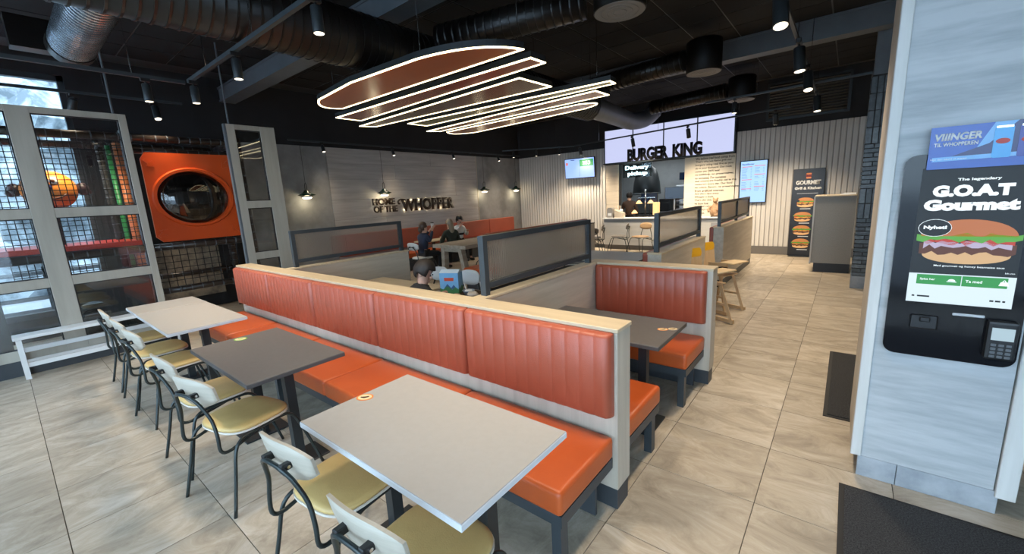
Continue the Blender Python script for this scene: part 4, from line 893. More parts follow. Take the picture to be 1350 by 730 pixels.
ob('inset_panel', B(O).box(-2.75, -2.48, 11.725, 11.738, .50, .80), mat('band_grey2', (.25, .25, .26), rough=.5), t)
struct('wall_kitchen', B((-4.5, 16, 0)).box(-7.2, -1.8, 16.0, 16.1, 0, 2.8).box(-7.2, -7.1, 12.2, 16, 0, 2.8).box(-1.9, -1.8, 12.2, 16, 0, 2.8), mat('kitchen_wall', (.30, .32, .33), (.36, .38, .39), rough=.4, scale=(2, 2, 2)), 'grey kitchen walls behind the counter opening')
kcl = struct('ceiling_kitchen', B((-4.5, 14, 2.8)).box(-7.2, -1.8, 12.2, 16, 2.8, 2.9), mat('kitchen_ceiling', (.45, .46, .47), rough=.6), 'pale kitchen ceiling')
KL = emis('kitchen_light', (.92, .98, 1.0), 6.5)
for i, (x, y) in enumerate(((-5.9, 13.0), (-4.55, 13.3), (-4.5, 14.4), (-3.2, 13.0), (-5.6, 15.0))): ob('kitchen_ceiling_light', B((x, y, 2.78)).box(x - .5, x + .5, y - .15, y + .15, 2.775, 2.80), KL, label='flat white kitchen ceiling light, ' + ['left front', 'middle front', 'middle', 'right front', 'left rear'][i], cat='light', group='kitchen ceiling lights')
t = thing('neon_sign', 'white glowing lettering hung in the counter opening', 'sign', (-4.95, 12.22, 2.16)); O = t.location
NE = emis('neon_white', (.62, .92, 1.0), 2.2)
txt('Delivery', NE, t, Vector((-5.32, 12.21, 2.31)) - O, FACE_CAM, w=.72, h=.15, ext=.01, bold=.03); txt('pickup', NE, t, Vector((-5.24, 12.21, 2.14)) - O, FACE_CAM, w=.60, h=.15, ext=.01, bold=.03)
ob('backing', B(O).box(-5.40, -4.52, 12.225, 12.235, 2.12, 2.50), glass('neon_backing', (.55, .6, .6)), t)
for x in (-5.3, -4.6): ob('cord', B(O).cyl((x, 12.23, 2.50), (x, 12.23, 2.795), .004, n=6), M_BLACKPL, t)
M_STAIN = mat('stainless', (.35, .36, .37), rough=.28, metal=.9)
t = thing('hot_counter', 'dark food pass with heat lamps behind the order counter', 'counter', (-4.6, 12.5, 0)); O = t.location
ob('cabinet', B(O).box(-5.40, -3.55, 12.28, 12.75, 0, .94), M_DARKMETAL, t); ob('tray_top', B(O).box(-5.42, -3.53, 12.26, 12.77, .94, .99, .004), M_BLACKGLOSS, t)
for x in (-4.98, -4.62, -5.12): ob('heat_lamp', B(O).lathe([(.09, 0), (.095, .01), (.05, .07), (.02, .10), (0, .10)], (x, 12.45, 1.33 if x > -5.1 else 1.04), n=16), emis('heat_lamp_glow', (1, .55, .2), 1.6), t)
ob('gantry', B(O).tube([(-4.80, 12.5, .99), (-4.80, 12.5, 1.75)], .02, 8, 1).bar((-5.05, 12.5, 1.50), (-4.5, 12.5, 1.50), .03).cyl((-4.98, 12.45, 1.43), (-4.98, 12.45, 1.5), .008, n=6).cyl((-4.62, 12.45, 1.43), (-4.62, 12.45, 1.5), .008, n=6), M_CHROME, t)
ob('lit_dispenser', B(O).box(-4.52, -4.36, 12.35, 12.5, .99, 1.36, .01), emis('amber_panel', (1, .62, .25), .9), t)
t = thing('extractor_hood', 'big dark rounded extractor hood in the kitchen', 'hood', (-5.3, 13.9, 1.6)); ob('bell', B().lathe([(.42, 0), (.45, .05), (.42, .35), (.36, .62), (.30, .80), (.16, .9), (.16, 1.2)], n=28), M_DARKMETAL, t); ob('rim', B().lathe([(.44, -.02), (.46, 0), (.46, .04), (.44, .04)], n=28), M_STEEL, t)
for i, (x, y, z, w, lab) in enumerate(((-4.85, 12.95, 1.32, .55, 'dark till monitor left of the gantry'), (-4.05, 12.95, 1.42, .62, 'dark till monitor right of the gantry'), (-4.25, 14.6, 2.0, .42, 'kitchen screen on the wall, left'), (-3.70, 14.55, 2.05, .40, 'kitchen screen on the wall, right'))):
    t = thing('monitor', lab, 'monitor', (x, y, z), R((i % 2) * 12 - 6), group='kitchen monitors'); ob('casing', B().box(-w / 2, w / 2, -.02, .02, 0, w * .58, .006), M_BLACKPL, t); ob('display', B().box(-w / 2 + .015, w / 2 - .015, -.023, -.02, .015, w * .58 - .015), mat('dark_navy_display', (.012, .022, .05), rough=.2), t)
    ob('stand', B().cyl((0, .03, (.99 - z) if i < 2 else .1), (0, .03, .1), .02, n=8) if i < 2 else B().cyl((0, .02, w * .5), (0, .02, 2.8 - z), .015, n=8), M_BLACKPL, t)
t = thing('oven_rack', 'grey stacked oven racks at the right of the kitchen', 'rack', (-3.75, 13.3, 0)); O = t.location
ob('frame', B(O).box(-4.15, -4.11, 13.1, 13.5, 0, 1.75).box(-3.4, -3.36, 13.1, 13.5, 0, 1.75), M_STAIN, t)
for k in range(6): ob('tray', B(O).box(-4.11, -3.4, 13.1, 13.5, .95 + k * .13, .99 + k * .13), M_STAIN if k % 2 else M_DARKMETAL, t)
ob('top_box', B(O).box(-4.1, -3.55, 13.12, 13.45, 1.66, 1.82, .01), M_STAIN, t)
t = thing('wall_display', 'teal and pink lit display at the right of the kitchen', 'screen', (-3.75, 14.7, 1.55)); ob('casing', B().box(-.46, .46, 0, .05, 0, .42, .01), M_BLACKPL, t); ob('teal_panel', B().box(-.43, -.02, -.006, 0, .05, .38), emis('teal_screen', (.2, .85, .85), 1.0), t); ob('pink_panel', B().box(.02, .43, -.006, 0, .05, .38), emis('pink_screen', (.95, .15, .35), 1.0), t); ob('pole', B().cyl((0, .03, -1.55), (0, .03, 0), .02, n=8), M_DARKMETAL, t)
t = thing('kitchen_bench', 'stainless work bench along the kitchen rear wall', 'counter', (-4.5, 15.6, 0)); O = t.location
ob('top', B(O).box(-6.6, -2.2, 15.2, 15.98, .88, .93), M_STAIN, t); ob('body', B(O).box(-6.55, -2.25, 15.25, 15.98, 0, .88), M_DARKMETAL, t)
for i, (x, w, h) in enumerate(((-6.0, .5, .6), (-5.2, .4, .45), (-4.4, .5, .7), (-3.5, .6, .5), (-2.7, .4, .8))): ob('kitchen_appliance', B((x, 15.6, .93)).box(x - w / 2, x + w / 2, 15.4, 15.9, .93, .93 + h, .02, 2).box(x - w / 2 + .04, x + w / 2 - .04, 15.385, 15.4, .98, .93 + h * .7, .005), [M_STAIN, M_BLACKPL, M_WHITE][i % 3], label=['wide steel', 'low black', 'tall white', 'wide steel-fronted', 'tall black'][i] + ' appliance on the kitchen rear bench', cat='appliance', group='kitchen appliances')
t = thing('fridge', 'tall pale fridge at the right edge of the kitchen opening', 'fridge', (-3.2, 13.9, 0)); ob('body', B().box(-.3, .3, -.3, .3, 0, 2.0, .01), M_WHITE, t); ob('door', B().box(-.29, .29, -.33, -.302, .1, 1.97, .008), mat('fridge_grey', (.45, .47, .48), rough=.35), t); ob('handle', B().bar((.22, -.35, .9), (.22, -.35, 1.3), .02), M_CHROME, t)
# things standing on the counter
t = thing('napkin_dispenser', 'grey napkin dispenser at the left end of the order counter', 'dispenser', (-5.62, 11.84, .955)); ob('body', B().prism([(-.10, 0), (.10, 0), (.09, .26), (.05, .30), (-.05, .30), (-.09, .26)], -.08, .08, 'XZ'), mat('dispenser_grey', (.26, .25, .235), rough=.4), t); ob('napkins', B().box(-.06, .06, -.082, -.07, .06, .14), M_WHITE, t)
t = thing('cup_caddy', 'pale wooden caddy with lids and straws beside the napkin dispenser', 'caddy', (-5.33, 11.83, .955))
ob('box', B().prism([(-.13, 0), (.13, 0), (.13, .14), (-.13, .24)], -.10, .10, 'XZ'), M_OAK, t)
for i in range(4): ob('straw', B().cyl((-.09 + i * .04, .02, .16), (-.11 + i * .045, .03, .36), .006, n=6), M_WHITE if i % 2 else M_BEECH, t)
ob('lid_stack', B().lathe([(.05, .15), (.05, .24), (.03, .25), (0, .25)], (.05, 0, 0), n=14), M_WHITE, t)
# small wooden figure on the counter end
t = thing('wooden_figure', 'small brown sitting figure on the end of the counter in front of the wall text', 'figurine', (-2.68, 11.82, .955))
M_FIG = mat('brown_plush', (.32, .19, .10), (.45, .29, .17), rough=.8, scale=(20, 20, 20))
ob('body', B().lathe([(.10, .02), (.13, .10), (.11, .22), (.06, .32), (.05, .36)], n=16).ball((.05, -.04, .05), .10, .09, .05, 12), M_FIG, t); ob('head', B().ball((0, -.02, .41), .062, .06, .055, 12).ball((0, -.075, .40), .03, .04, .025, 10), M_FIG, t)
ob('base', B().box(-.09, .17, -.09, .09, 0, .025, .005), M_BLACKPL, t); ob('arm', B().tube([(-.09, -.02, .28), (-.15, -.06, .20), (-.13, -.12, .14)], .028, 8, 3), M_FIG, t); ob('arm', B().tube([(.08, -.02, .28), (.12, -.07, .20), (.08, -.12, .15)], .028, 8, 3), M_FIG, t)
for s in (-1, 1): ob('ear', B().ball((s * .05, -.01, .465), .02, .012, .025, 8), M_FIG, t)
# grey service stand by the brick column
t = thing('service_stand', 'tall grey laminate stand with an oak top beside the brick column', 'stand', (-.17, 10.05, 0)); O = t.location
ob('body', B(O).box(-.475, .125, 9.80, 10.32, .18, 1.435), mat('grey_linen_laminate', (.25, .235, .21), (.29, .275, .25), rough=.55, scale=(60, 60, 60)), t); ob('side_return', B(O).box(-.50, -.475, 9.79, 10.55, .16, 1.44), M_SLAT, t)
ob('plinth', B(O).box(-.43, .12, 9.84, 10.30, 0, .18), M_BLACKPL, t); ob('top', B(O).box(-.49, .13, 9.78, 10.34, 1.435, 1.46, .003), M_CAP, t)
for i in range(3): ob('paper_sheet', B((.0, 9.95, 1.46)).box(-.12 + i * .03, .11, 9.88 + i * .05, 10.1 + i * .03, 1.460 + i * .009, 1.468 + i * .009), M_WHITE, label=['bottom', 'middle', 'top'][i] + ' white paper stack on the service stand', cat='paper', group='papers on the service stand')
# ================================================================ PLAY AREA BEHIND THE GLASS
def play_screen(label, stiles, panes, y0, y1, extra=None):
    t = thing('glass_screen', label, 'screen', (-7.25, (y0 + y1) / 2, 0)); O = t.location; xa, xb = -7.29, -7.22
    ob('kick_board', B(O).box(xa + .01, xb - .01, y0, y1, 0, .18), M_PLINTH, t)
    for a, b in stiles: ob('stile', B(O).box(xa, xb, a, b, .18, 3.0, .003), M_FRAMEWOOD, t)
    for a, b in panes:
        for z0, z1 in ((2.93, 3.0), (1.765, 1.875), (.965, 1.075), (.18, .30)): ob('rail', B(O).box(xa + .003, xb - .003, a, b, z0, z1, .002), M_FRAMEWOOD, t)
        for z0, z1 in ((1.875, 2.93), (1.075, 1.765), (.30, .965)):
            ob('pane', B(O).box(-7.258, -7.252, a, b, z0, z1), M_GLASS, t)
            for f in ((a, a + .012, z0, z1), (b - .012, b, z0, z1), (a, b, z0, z0 + .012), (a, b, z1 - .012, z1)): ob('bead', B(O).box(-7.272, -7.238, *f), M_BLACKPL, t)
    return t
p = play_screen('beige framed glass screen at the left edge, with white bench in front', [(1.225, 1.30), (.30, .485), (-.78, -.68), (-1.75, -1.66)], [(.485, 1.225), (-.68, .30), (-1.66, -.78)], -1.75, 1.30)
ob('hanger_rod', B(p.location).cyl((-7.25, 1.19, 3.0), (-7.25, 1.19, ZC - .008), .012, n=8), M_STEEL, p)
p = play_screen('narrow beige glass screen at the end of the long partition', [(2.40, 2.51), (2.86, 3.07)], [(2.51, 2.86)], 2.40, 3.07)
ob('edge_trim', B(p.location).box(-7.29, -7.22, 2.372, 2.399, .18, 3.0), M_STEEL, p)
ob('hanger_rod', B(p.location).cyl((-7.25, 2.45, 3.0), (-7.25, 2.45, ZC - .008), .012, n=8), M_STEEL, p)
ps = thing('play_frame', 'indoor play frame of padded pipes, nets and a red deck behind the glass', 'play frame', (-8.2, .6, 0)); O = ps.location
def pipe(p0, p1, r=.05, m=M_BROWNPAD, ties=True):
    o = ob('padded_pipe', B(O).tube([p0, p1], r, 14, 1), m, ps)
    if ties:
        a, b = Vector(p0), Vector(p1); d = b - a; n = max(1, int(d.length / .13)); bb = B(O)
        for i in range(n): q = a + d * (i + .5) / n; bb.cyl(q - d.normalized() * .006, q + d.normalized() * .006, r + .004, n=14)
        ob('tie_bands', bb, M_STEEL, o, kind='stuff')
FX = -7.78
pipe((FX, -1.7, 2.80), (FX, 2.66, 2.80)); pipe((FX - .15, 1.32, 2.64), (FX - .15, 2.66, 2.64), .04)
pipe((FX, 2.70, 0), (FX, 2.70, 2.88), .055); pipe((FX, 1.34, 0), (FX, 1.34, 2.88), .055, mat('grey_padding', (.13, .13, .135), rough=.35))
pipe((FX, -1.7, 1.27), (FX, 1.30, 1.27), .055); pipe((FX, 1.40, 1.27), (FX, 2.64, 1.27)); pipe((FX, -.25, 0), (FX, -.25, 1.22), .06)
pipe((-8.85, -1.7, 2.80), (-8.85, 2.70, 2.80)); pipe((-8.85, 2.70, 0), (-8.85, 2.70, 2.88), .055); pipe((FX, 2.70, 2.80), (-8.85, 2.70, 2.80))
pipe((-8.6, 1.17, 0), (-8.6, 1.17, 2.75), .04, M_NET); pipe((-8.6, 1.27, 0), (-8.6, 1.27, 2.78), .035, M_GREENPL, False); pipe((-8.6, 1.37, 0), (-8.6, 1.37, 2.82), .05, mat('orange_padding', (.62, .20, .07), rough=.35)); pipe((-8.85, 1.40, .72), (-8.85, 2.66, .72), .045); pipe((FX, 1.40, .62), (FX, 2.64, .62), .045)
ob('deck', B(O).box(-8.9, FX + .06, -1.7, 1.28, 1.335, 1.40, .01, 2), M_RED, ps)
def net(x, y0, y1, z0, z1, c=.062, m=M_NET, r=.0045):
    b = B(O); n = int((y1 - y0) / c); k = int((z1 - z0) / c)
    for i in range(n + 1): y = y0 + (y1 - y0) * i / n; b.box(x - r, x + r, y - r, y + r, z0, z1)
    for i in range(k + 1): z = z0 + (z1 - z0) * i / k; b.box(x - r, x + r, y0, y1, z - r, z + r)
    ob('net', b, m, ps, kind='stuff')
net(FX, -1.7, 1.30, 1.33, 2.75); net(FX, .05, 1.30, .98, 1.22); net(FX - .02, 1.40, 2.64, .66, 1.22, .09); net(-8.85, 1.4, 2.66, 1.4, 2.75, .09)
ob('rear_mat', B(O).box(-9.12, -9.08, 1.35, 2.55, .25, 1.25), mat('beige_woven_mat', (.34, .28, .20), (.16, .13, .10), rough=.8, scale=(30, 9, 9)), ps)
b = B(O); y0, y1 = .30, 1.26
arch = [(.40 + .48 * (i / 12), .50 + .17 * math.sin(math.pi * i / 12)) for i in range(13)]
b.prism([(y0, .50), (y0, .96), (y1, .96), (y1, .50)] + arch[::-1], -7.66, -7.63, 'YZ').box(-7.66, -7.63, y0, y1, 0, .497)
ob('arch_panel', b, mat('dark_play_panel', (.03, .034, .036), rough=.25), ps)
ob('low_panel', B(O).box(-7.66, -7.63, -.75, -.1, 0, .9), MATS['dark_play_panel'], ps)
# orange bubble panel
t = thing('bubble_panel', 'square orange plastic play panel with a round dark bubble window', 'play panel', (-7.78, 2.03, 1.32)); O = t.location
cy, cz = 1.985, 1.965; ry, rz_ = .44, .375; ya, yb, za, zb = 1.44, 2.63, 1.345, 2.60; N = 48
bm = bmesh.new()
def ringpts(x, k): return [bm.verts.new(Vector((x, cy + ry * k * math.cos(2 * math.pi * i / N), cz + rz_ * k * math.sin(2 * math.pi * i / N))) - O) for i in range(N)]
def sq(x):
    out = []
    for i in range(N):
        c, s = math.cos(2 * math.pi * i / N), math.sin(2 * math.pi * i / N); m_ = min(((yb - cy) if c > 0 else (cy - ya)) / max(abs(c), 1e-6), ((zb - cz) if s > 0 else (cz - za)) / max(abs(s), 1e-6))
        out.append(bm.verts.new(Vector((x, cy + m_ * c, cz + m_ * s)) - O))
    return out
xf = -7.68
loops = [sq(xf - .05), sq(xf - .008), sq(xf), ringpts(xf, 1.16), ringpts(xf + .03, 1.12), ringpts(xf + .03, 1.03), ringpts(xf - .05, 1.0)]
for a, c in zip(loops, loops[1:]):
    for i in range(N): bm.faces.new((a[i], a[(i + 1) % N], c[(i + 1) % N], c[i]))
bmesh.ops.recalc_face_normals(bm, faces=bm.faces[:])
me = bpy.data.meshes.new('panel'); bm.to_mesh(me); bm.free(); ob('panel', me, M_PLAYORANGE, t)
for sy, sz in ((1, 1), (1, -1), (-1, 1), (-1, -1)):
    q = (cy + sy * .46, cz + sz * .49); d = Vector((-sy, -sz)).normalized(); n_ = Vector((-d.y, d.x)); Q = Vector(q)
    P = [Q - d * .07 + n_ * .02, Q + n_ * .02, Q + n_ * .055, Q + d * .07, Q - n_ * .055, Q - n_ * .02, Q - d * .07 - n_ * .02]
    ob('raised_arrow', B(O).prism([tuple(v) for v in P], xf, xf + .012, 'YZ'), M_PLAYORANGE, t)
dome = bmesh.new(); rg = []
for j in range(7):
    a = math.pi / 2 * j / 6; rg.append([dome.verts.new(Vector((xf - .03 + .10 * math.sin(a), cy + ry * math.cos(a) * math.cos(2 * math.pi * i / 32), cz + rz_ * math.cos(a) * math.sin(2 * math.pi * i / 32))) - O) for i in range(32)])
for a, c in zip(rg, rg[1:]):
    for i in range(32): f = dome.faces.new((a[i], a[(i + 1) % 32], c[(i + 1) % 32], c[i])); f.smooth = True
bmesh.ops.remove_doubles(dome, verts=dome.verts[:], dist=1e-4)
me = bpy.data.meshes.new('bubble'); dome.to_mesh(me); dome.free(); ob('bubble', me, glass('smoked_bubble', (.35, .37, .38), .10), t)
# smiling ball
t = thing('smiling_ball', 'orange ball with a painted smile inside the play frame', 'ball', (-8.3, .56, 1.40), R(80))
ob('post', B().cyl((0, 0, 0), (0, 0, .50), .03, n=10), M_DARKMETAL, t)
hd = ob('head', B().ball((0, 0, .73), .27, .27, .255, 24), mat('bright_orange_plastic', (.72, .24, .03), rough=.35), t)
DKB = mat('dark_blue_plastic', (.02, .02, .10), rough=.3)
for s in (-1, 1):
    e = ob('eye', B().ball((s * .075, -.225, .83), .048, .035, .042, 12), M_WHITE, hd); ob('pupil', B().ball((s * .075, -.258, .832), .022, .012, .02, 10), mat('brown_pupil', (.16, .05, .02), rough=.3), e)
    ob('ear_bun', B().ball((s * .31, 0, .74), .07, .06, .085, 12).ball((s * .35, 0, .70), .045, .05, .05, 10), mat('dark_brown_plastic', (.03, .016, .02), rough=.4), hd)
ob('nose', B().ball((0, -.27, .755), .065, .04, .045, 14), DKB, hd)
ob('smile', B().tube([(.17 * math.sin(R(a)), -.262 * math.cos(R(a * .62)) - .004, .735 - .13 * math.cos(R(a * .85))) for a in range(-80, 81, 20)], .012, 6, 3), M_PAT, hd)
# ================================================================ PEOPLE
def skinmesh(name, verts, edges, m, parent, root=0, sub=1):
    me = bpy.data.meshes.new(name); me.from_pydata([v[:3] for v in verts], edges, []); me.materials.append(m)
    o = bpy.data.objects.new(name, me); link(o, parent)
    sk = o.modifiers.new('skin', 'SKIN'); sk.use_smooth_shade = True; sk.branch_smoothing = .3
    for i, v in enumerate(verts):
        d = me.skin_vertices[0].data[i]; r = v[3]; d.radius = r if isinstance(r, tuple) else (r, r); d.use_root = (i == root)
    ss = o.modifiers.new('sub', 'SUBSURF'); ss.levels = sub; ss.render_levels = sub
    return o
def person(label, loc, rz, sc, hands, top, legs, hair, hairstyle, lean=.0, head_yaw=0, head_pitch=0, standing=False, skin=M_SKIN, hs=1.0):
    """figure facing +Y (local); hands = two wrist targets in local metres before scaling"""
    t = thing('person', label, 'person', loc, R(rz)); t.scale = (sc, sc, sc)
    pz = (.455 + .095 * sc) / sc if not standing else .95
    P = {'pel': (0, 0, pz, .115), 'sp': (0, lean * .4, pz + .18, .105), 'ch': (0, lean * .8, pz + .38, .12), 'nk': (0, lean, pz + .53, .05), 'hd0': (0, lean + .015, pz + .595, .055)}
    HC = Vector((0, lean + .03, pz + (.685 if hs == 1 else .665)))
    if standing: LG = {'hp': (.09, 0, pz - .05, .085), 'kn': (.10, .02, .50, .06), 'an': (.10, -.01, .09, .042), 'to': (.11, .13, .04, .035)}
    else: LG = {'hp': (.09, .05, pz - .02, .085), 'kn': (.11, .44, pz - .02, .062), 'an': (.11, .42, .09, .042), 'to': (.12, .56, .04, .035)}
    V, E, ix = [], [], {}
    def add(k, v, fr=None):
        ix[k] = len(V); V.append(v)
        if fr: E.append((ix[fr], ix[k]))
    add('pel', P['pel']); add('sp', P['sp'], 'pel'); add('ch', P['ch'], 'sp'); add('nk', P['nk'], 'ch'); add('hd0', P['hd0'], 'nk')
    RM = Matrix.Rotation(R(head_yaw), 3, 'Z') @ Matrix.Rotation(R(-head_pitch), 3, 'X')
    def H(x, y, z): v = HC + RM @ (Vector((x, y, z)) * hs); return tuple(v)
    add('hd1', (*H(0, 0, -.01), (.076 * hs, .088 * hs)), 'hd0'); add('hd2', (*H(0, -.01, .055), (.072 * hs, .086 * hs)), 'hd1'); add('hd3', (*H(0, -.01, .105), .04), 'hd2')
    add('jaw', (*H(0, .055, -.075), .032), 'hd0')
    arms = {}
    for s, hnd in zip((-1, 1), hands):
        sh = Vector((s * .175, lean * .9, pz + .46)); hw = Vector(hnd); mid = (sh + hw) / 2; d = hw - sh; L2 = max(0.0, .29 ** 2 - (d.length / 2) ** 2) ** .5
        el = mid + Vector((s * .45, -.35, -.9)).normalized() * L2
        k = 'L' if s < 0 else 'R'; arms[k] = (sh, el, hw)
        add('sh' + k, (*sh, .045), 'ch'); add('el' + k, (*el, .040), 'sh' + k); add('wr' + k, (*hw, .026), 'el' + k)
        dv = (hw - el).normalized(); pa = hw + dv * .06; add('pa' + k, (*pa, (.022, .032)), 'wr' + k)
        sd = dv.cross(Vector((0, 0, 1))); sd = sd.normalized() if sd.length > .1 else Vector((1, 0, 0)); curl = Vector((0, 0, -1)) if abs(dv.z) < .7 else Vector((0, 1, 0))
        for f in range(4):
            b0 = pa + sd * (f - 1.5) * .019 + dv * .03; b1 = b0 + dv * (.035 - abs(f - 1.4) * .004) + curl * .012; b2_ = b1 + dv * .012 + curl * .026
            add('f%d%s' % (f, k), (*b0, .010), 'pa' + k); add('g%d%s' % (f, k), (*b1, .009), 'f%d%s' % (f, k)); add('h%d%s' % (f, k), (*b2_, .008), 'g%d%s' % (f, k))
        tb = hw + dv * .03 - sd * .035 * s + curl * .008; add('t0' + k, (*tb, .011), 'wr' + k); add('t1' + k, (*(tb + dv * .035), .009), 't0' + k)
        for nm, fr in (('hp', 'pel'), ('kn', 'hp'), ('an', 'kn'), ('to', 'an')): x, y, z, r = LG[nm]; add(nm + k, (s * x, y, z, r * .9), fr if fr == 'pel' else fr + k)
    body = skinmesh('body', V, E, skin, t, 0, 1)
    # clothing follows the same joints, a little thicker
    V2 = [(0, 0, pz - .02, .15), (0, lean * .4, pz + .18, .135), (0, lean * .8, pz + .37, .15), (0, lean * .98, pz + .55, .076)]; E2 = [(0, 1), (1, 2), (2, 3)]
    for k in 'LR':
        sh, el, hw = arms[k]; n = len(V2); V2 += [(*sh, .088), (*el, .058), (*(el.lerp(hw, .92)), .040)]; E2 += [(2, n), (n, n + 1), (n + 1, n + 2)]
    tp = skinmesh('jacket' if top[1] == 'jacket' else 'shirt', V2, E2, top[0], t, 0, 1)
    if len(top) > 2:      # stripe across the chest
        ob('chest_stripe', B().lathe([(.150, 0), (.158, .03), (.150, .06)], (0, lean * .7, pz + .22), n=24), top[2], tp)
    V3 = [(0, 0, pz - .02, .135)]; E3 = []
    for s in (-1, 1):
        n = len(V3)
        for nm in ('hp', 'kn', 'an'): x, y, z, r = LG[nm]; V3.append((s * x, y, z + (.03 if nm == 'an' else 0), r * 1.22))
        E3 += [(0, n), (n, n + 1), (n + 1, n + 2)]
    skinmesh('trousers', V3, E3, legs, t, 0, 1)
    for s in (-1, 1): x, y, z, r = LG['an']; ob('shoe', B().ball((s * x, y + .06, .045), .048, .135, .045, 12), M_BLACKPL, t)
    # face and hair
    Mh = Matrix.Translation(HC) @ RM.to_4x4() @ Matrix.Scale(hs, 4)
    hb = B(); hb.ball((0, 0, 0), .001); 
    def hp(nm, b_, m_, par): o = ob(nm, b_, m_, par); o.matrix_local = Mh; return o
    hp('nose', B().ball((0, .086, -.005), .011, .016, .02, 8), skin, t); hp('mouth', B().ball((0, .088, -.052), .026, .008, .007, 8), mat('lips', (.46, .22, .17), rough=.4), t)
    for s in (-1, 1):
        hp('eye', B().ball((s * .032, .080, .022), .012, .008, .008, 8), mat('eye_dark', (.04, .03, .025), rough=.2), t); hp('ear', B().ball((s * .082, -.005, .0), .012, .022, .032, 8), skin, t)
    hr = bmesh.new(); bmesh.ops.create_uvsphere(hr, u_segments=20, v_segments=14, radius=1)
    for v in hr.verts: v.co = Vector((v.co.x * .094, v.co.y * .106 - .012, v.co.z * .115 + .028))
    dl = [f for f in hr.faces if (f.calc_center_median().y > .035 and f.calc_center_median().z < .078) or (f.calc_center_median().y > -.03 and f.calc_center_median().z < .0) or f.calc_center_median().z < -.06]
    bmesh.ops.delete(hr, geom=dl, context='FACES')
    for f in hr.faces: f.smooth = True
    me = bpy.data.meshes.new('hair'); hr.to_mesh(me); hr.free(); h = ob('hair', me, hair, t); h.matrix_local = Mh
    so = h.modifiers.new('thick', 'SOLIDIFY'); so.thickness = .012; so.offset = 1
    if hairstyle == 'long': hp('long_hair', B().ball((0, -.075, -.10), .092, .05, .19, 14), hair, t)
    if hairstyle == 'bun': hp('hair_bun', B().ball((0, -.12, -.04), .06, .055, .09, 12), hair, t)
    if hairstyle == 'cap':
        cp = hp('cap', B().lathe([(.108, .045), (.112, .07), (.104, .12), (.07, .155), (0, .168)], n=20), M_BLACKPL, t)
        ob('cap_peak', B().prism(ell(0, .085, .075, .10, 14, 0, 180), .045, .053), M_BLACKPL, cp)
    return t
NAVY = mat('navy_cloth', (.018, .026, .055), rough=.85); GREENC = mat('dark_green_cloth', (.022, .028, .020), rough=.85); BLKC = mat('black_cloth', (.012, .012, .014), rough=.85); WHC = mat('white_cloth', (.62, .62, .60), rough=.8); BRC = mat('dark_brown_cloth', (.045, .024, .016), rough=.85)
HDK = mat('dark_brown_hair', (.012, .008, .006), (.022, .014, .010), rough=.65, scale=(40, 40, 8)); HLT = mat('ash_blond_hair', (.20, .16, .11), (.28, .22, .15), rough=.5, scale=(40, 40, 8)); HBR = mat('auburn_hair', (.06, .03, .018), rough=.5)
person('boy in dark clothes with short dark hair looking down at his table', (-3.14, 2.27, 0), -12, .80, [(-.16, .52, .98), (.16, .54, .98)], (BLKC, 'jacket'), BLKC, HDK, 'short', .24, -48, 34, hs=1.14)
person('person in a navy jacket with tied hair lifting a drink, seen from the side', (-7.62, 6.14, 0), -8, .88, [(-.08, .30, 1.20), (.10, .28, 1.22)], (NAVY, 'jacket'), BLKC, HBR, 'bun', .05, 0, -8)
person('person with long fair hair in a dark green jacket, back turned', (-7.66, 7.12, 0), 75, .88, [(-.18, .34, .90), (.18, .34, .90)], (GREENC, 'jacket'), BLKC, HLT, 'long', .08, 10, 8)
person('person in a white shirt and black cap on the wall bench', (-8.76, 8.42, 0), -98, .88, [(-.12, .32, .96), (.12, .26, 1.12)], (WHC, 'shirt', BLKC), BLKC, HDK, 'cap', .04, 6, 6)
person('kitchen worker in dark brown clothes behind the counter', (-5.55, 13.05, 0), 20, .95, [(-.2, .30, 1.05), (.2, .30, 1.05)], (BRC, 'shirt'), BLKC, HDK, 'short', .06, 0, 15, True)
# drink in the raised hands, meal things on the boy's table
t = thing('paper_cup', 'paper cup lifted by the person in the navy jacket', 'cup', (-7.60, 6.46, 1.10)); ob('cup', B().lathe([(.028, 0), (.038, .12), (.036, .12), (0, .118)], n=16), M_WHITE, t); ob('lid', B().lathe([(.041, .12), (.041, .13), (.03, .138), (0, .138)], n=16), M_BLACKPL, t)
t = thing('meal_box', 'light blue cardboard meal box with green hills on the grey table', 'box', (-3.24, 2.95, .745), R(25))
BX = mat('sky_blue_card', (.16, .42, .72), (.24, .50, .78), rough=.5, scale=(5, 5, 5)); 
ob('carton', B().box(-.105, .105, -.065, .065, 0, .235, .002), BX, t)
ob('gable', B().prism([(-.065, .235), (.065, .235), (.0, .265)], -.105, .105, 'YZ'), mat('pale_card', (.55, .68, .78), rough=.5), t)
ob('hill_print', B().prism([(-.105, .0), (.105, 0), (.105, .06), (.07, .085), (.03, .06), (-.02, .095), (-.07, .06), (-.105, .075)], -.0665, -.065, 'XZ'), mat('hill_green', (.06, .22, .09), rough=.5), t)
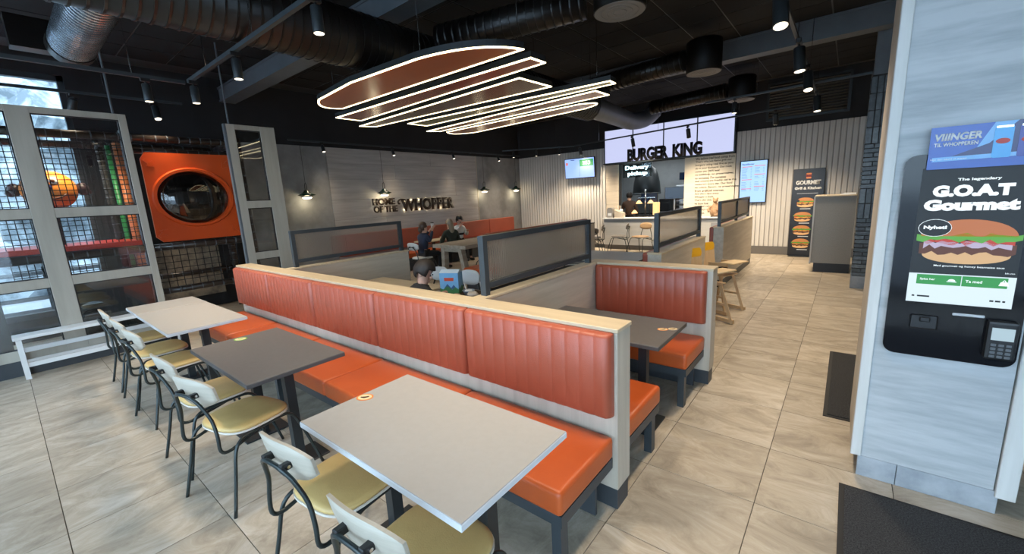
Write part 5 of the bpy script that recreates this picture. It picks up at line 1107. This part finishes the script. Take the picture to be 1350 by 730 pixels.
ob('hill_print', B().prism([(-.065, .0), (.065, 0), (.065, .07), (.02, .09), (-.03, .06), (-.065, .08)], .105, .1065, 'YZ'), mat('hill_green', (.06, .22, .09)), t)
ob('mountain_print', B().prism([(-.06, .07), (-.02, .12), (.02, .075), (.05, .11), (.09, .06)], -.0660, -.065, 'XZ'), mat('mountain_blue', (.05, .12, .30), rough=.5), t)
ob('title_print', B().prism([(-.05, .15), (.05, .15), (.055, .185), (-.055, .185)], -.0665, -.065, 'XZ'), mat('title_red', (.65, .07, .03), rough=.5), t)
t = thing('food_tray', 'brown food tray on the grey table next to the meal box', 'tray', (-2.98, 2.98, .745)); ob('tray', B().box(-.17, .22, -.13, .15, 0, .012, .004), BRC, t); ob('rim', B().tube([(-.17, -.13, .012), (.22, -.13, .012), (.22, .15, .012), (-.17, .15, .012)], .008, 6, 1, True), BRC, t)
t = thing('plastic_bowl', 'small blue-grey plastic bowl with a spoon on the tray', 'bowl', (-2.99, 2.95, .757)); ob('bowl', B().lathe([(.035, 0), (.062, .05), (.066, .052), (.058, .05), (.03, .006)], n=20), mat('bowl_blue', (.30, .38, .50), rough=.35), t); ob('spoon', B().tube([(-.02, 0, .02), (-.09, .03, .11)], .005, 6, 1), M_WHITE, t); ob('cream', B().ball((0, 0, .04), .045, .045, .02, 12), M_WHITE, t)
t = thing('paper_cup', 'white paper cup next to the screen post on the grey table', 'cup', (-2.83, 3.02, .757)); ob('cup', B().lathe([(.03, 0), (.042, .13), (.04, .13), (0, .125)], n=16), M_WHITE, t); ob('lid', B().lathe([(.045, .13), (.045, .14), (.03, .15), (0, .15)], n=16), M_WHITE, t)
t = thing('crumpled_wrapper', 'crumpled paper wrapper on the tray', 'wrapper', (-2.88, 2.90, .757)); me = B().ball((0, 0, .03), .06, .05, .03, 10).mesh('paper')
for v in me.vertices: v.co += Vector([random.uniform(-.012, .012) for _ in range(3)]); v.co.z = max(.001, v.co.z)
ob('paper', me, mat('wrapper_paper', (.55, .50, .45), rough=.7), t)
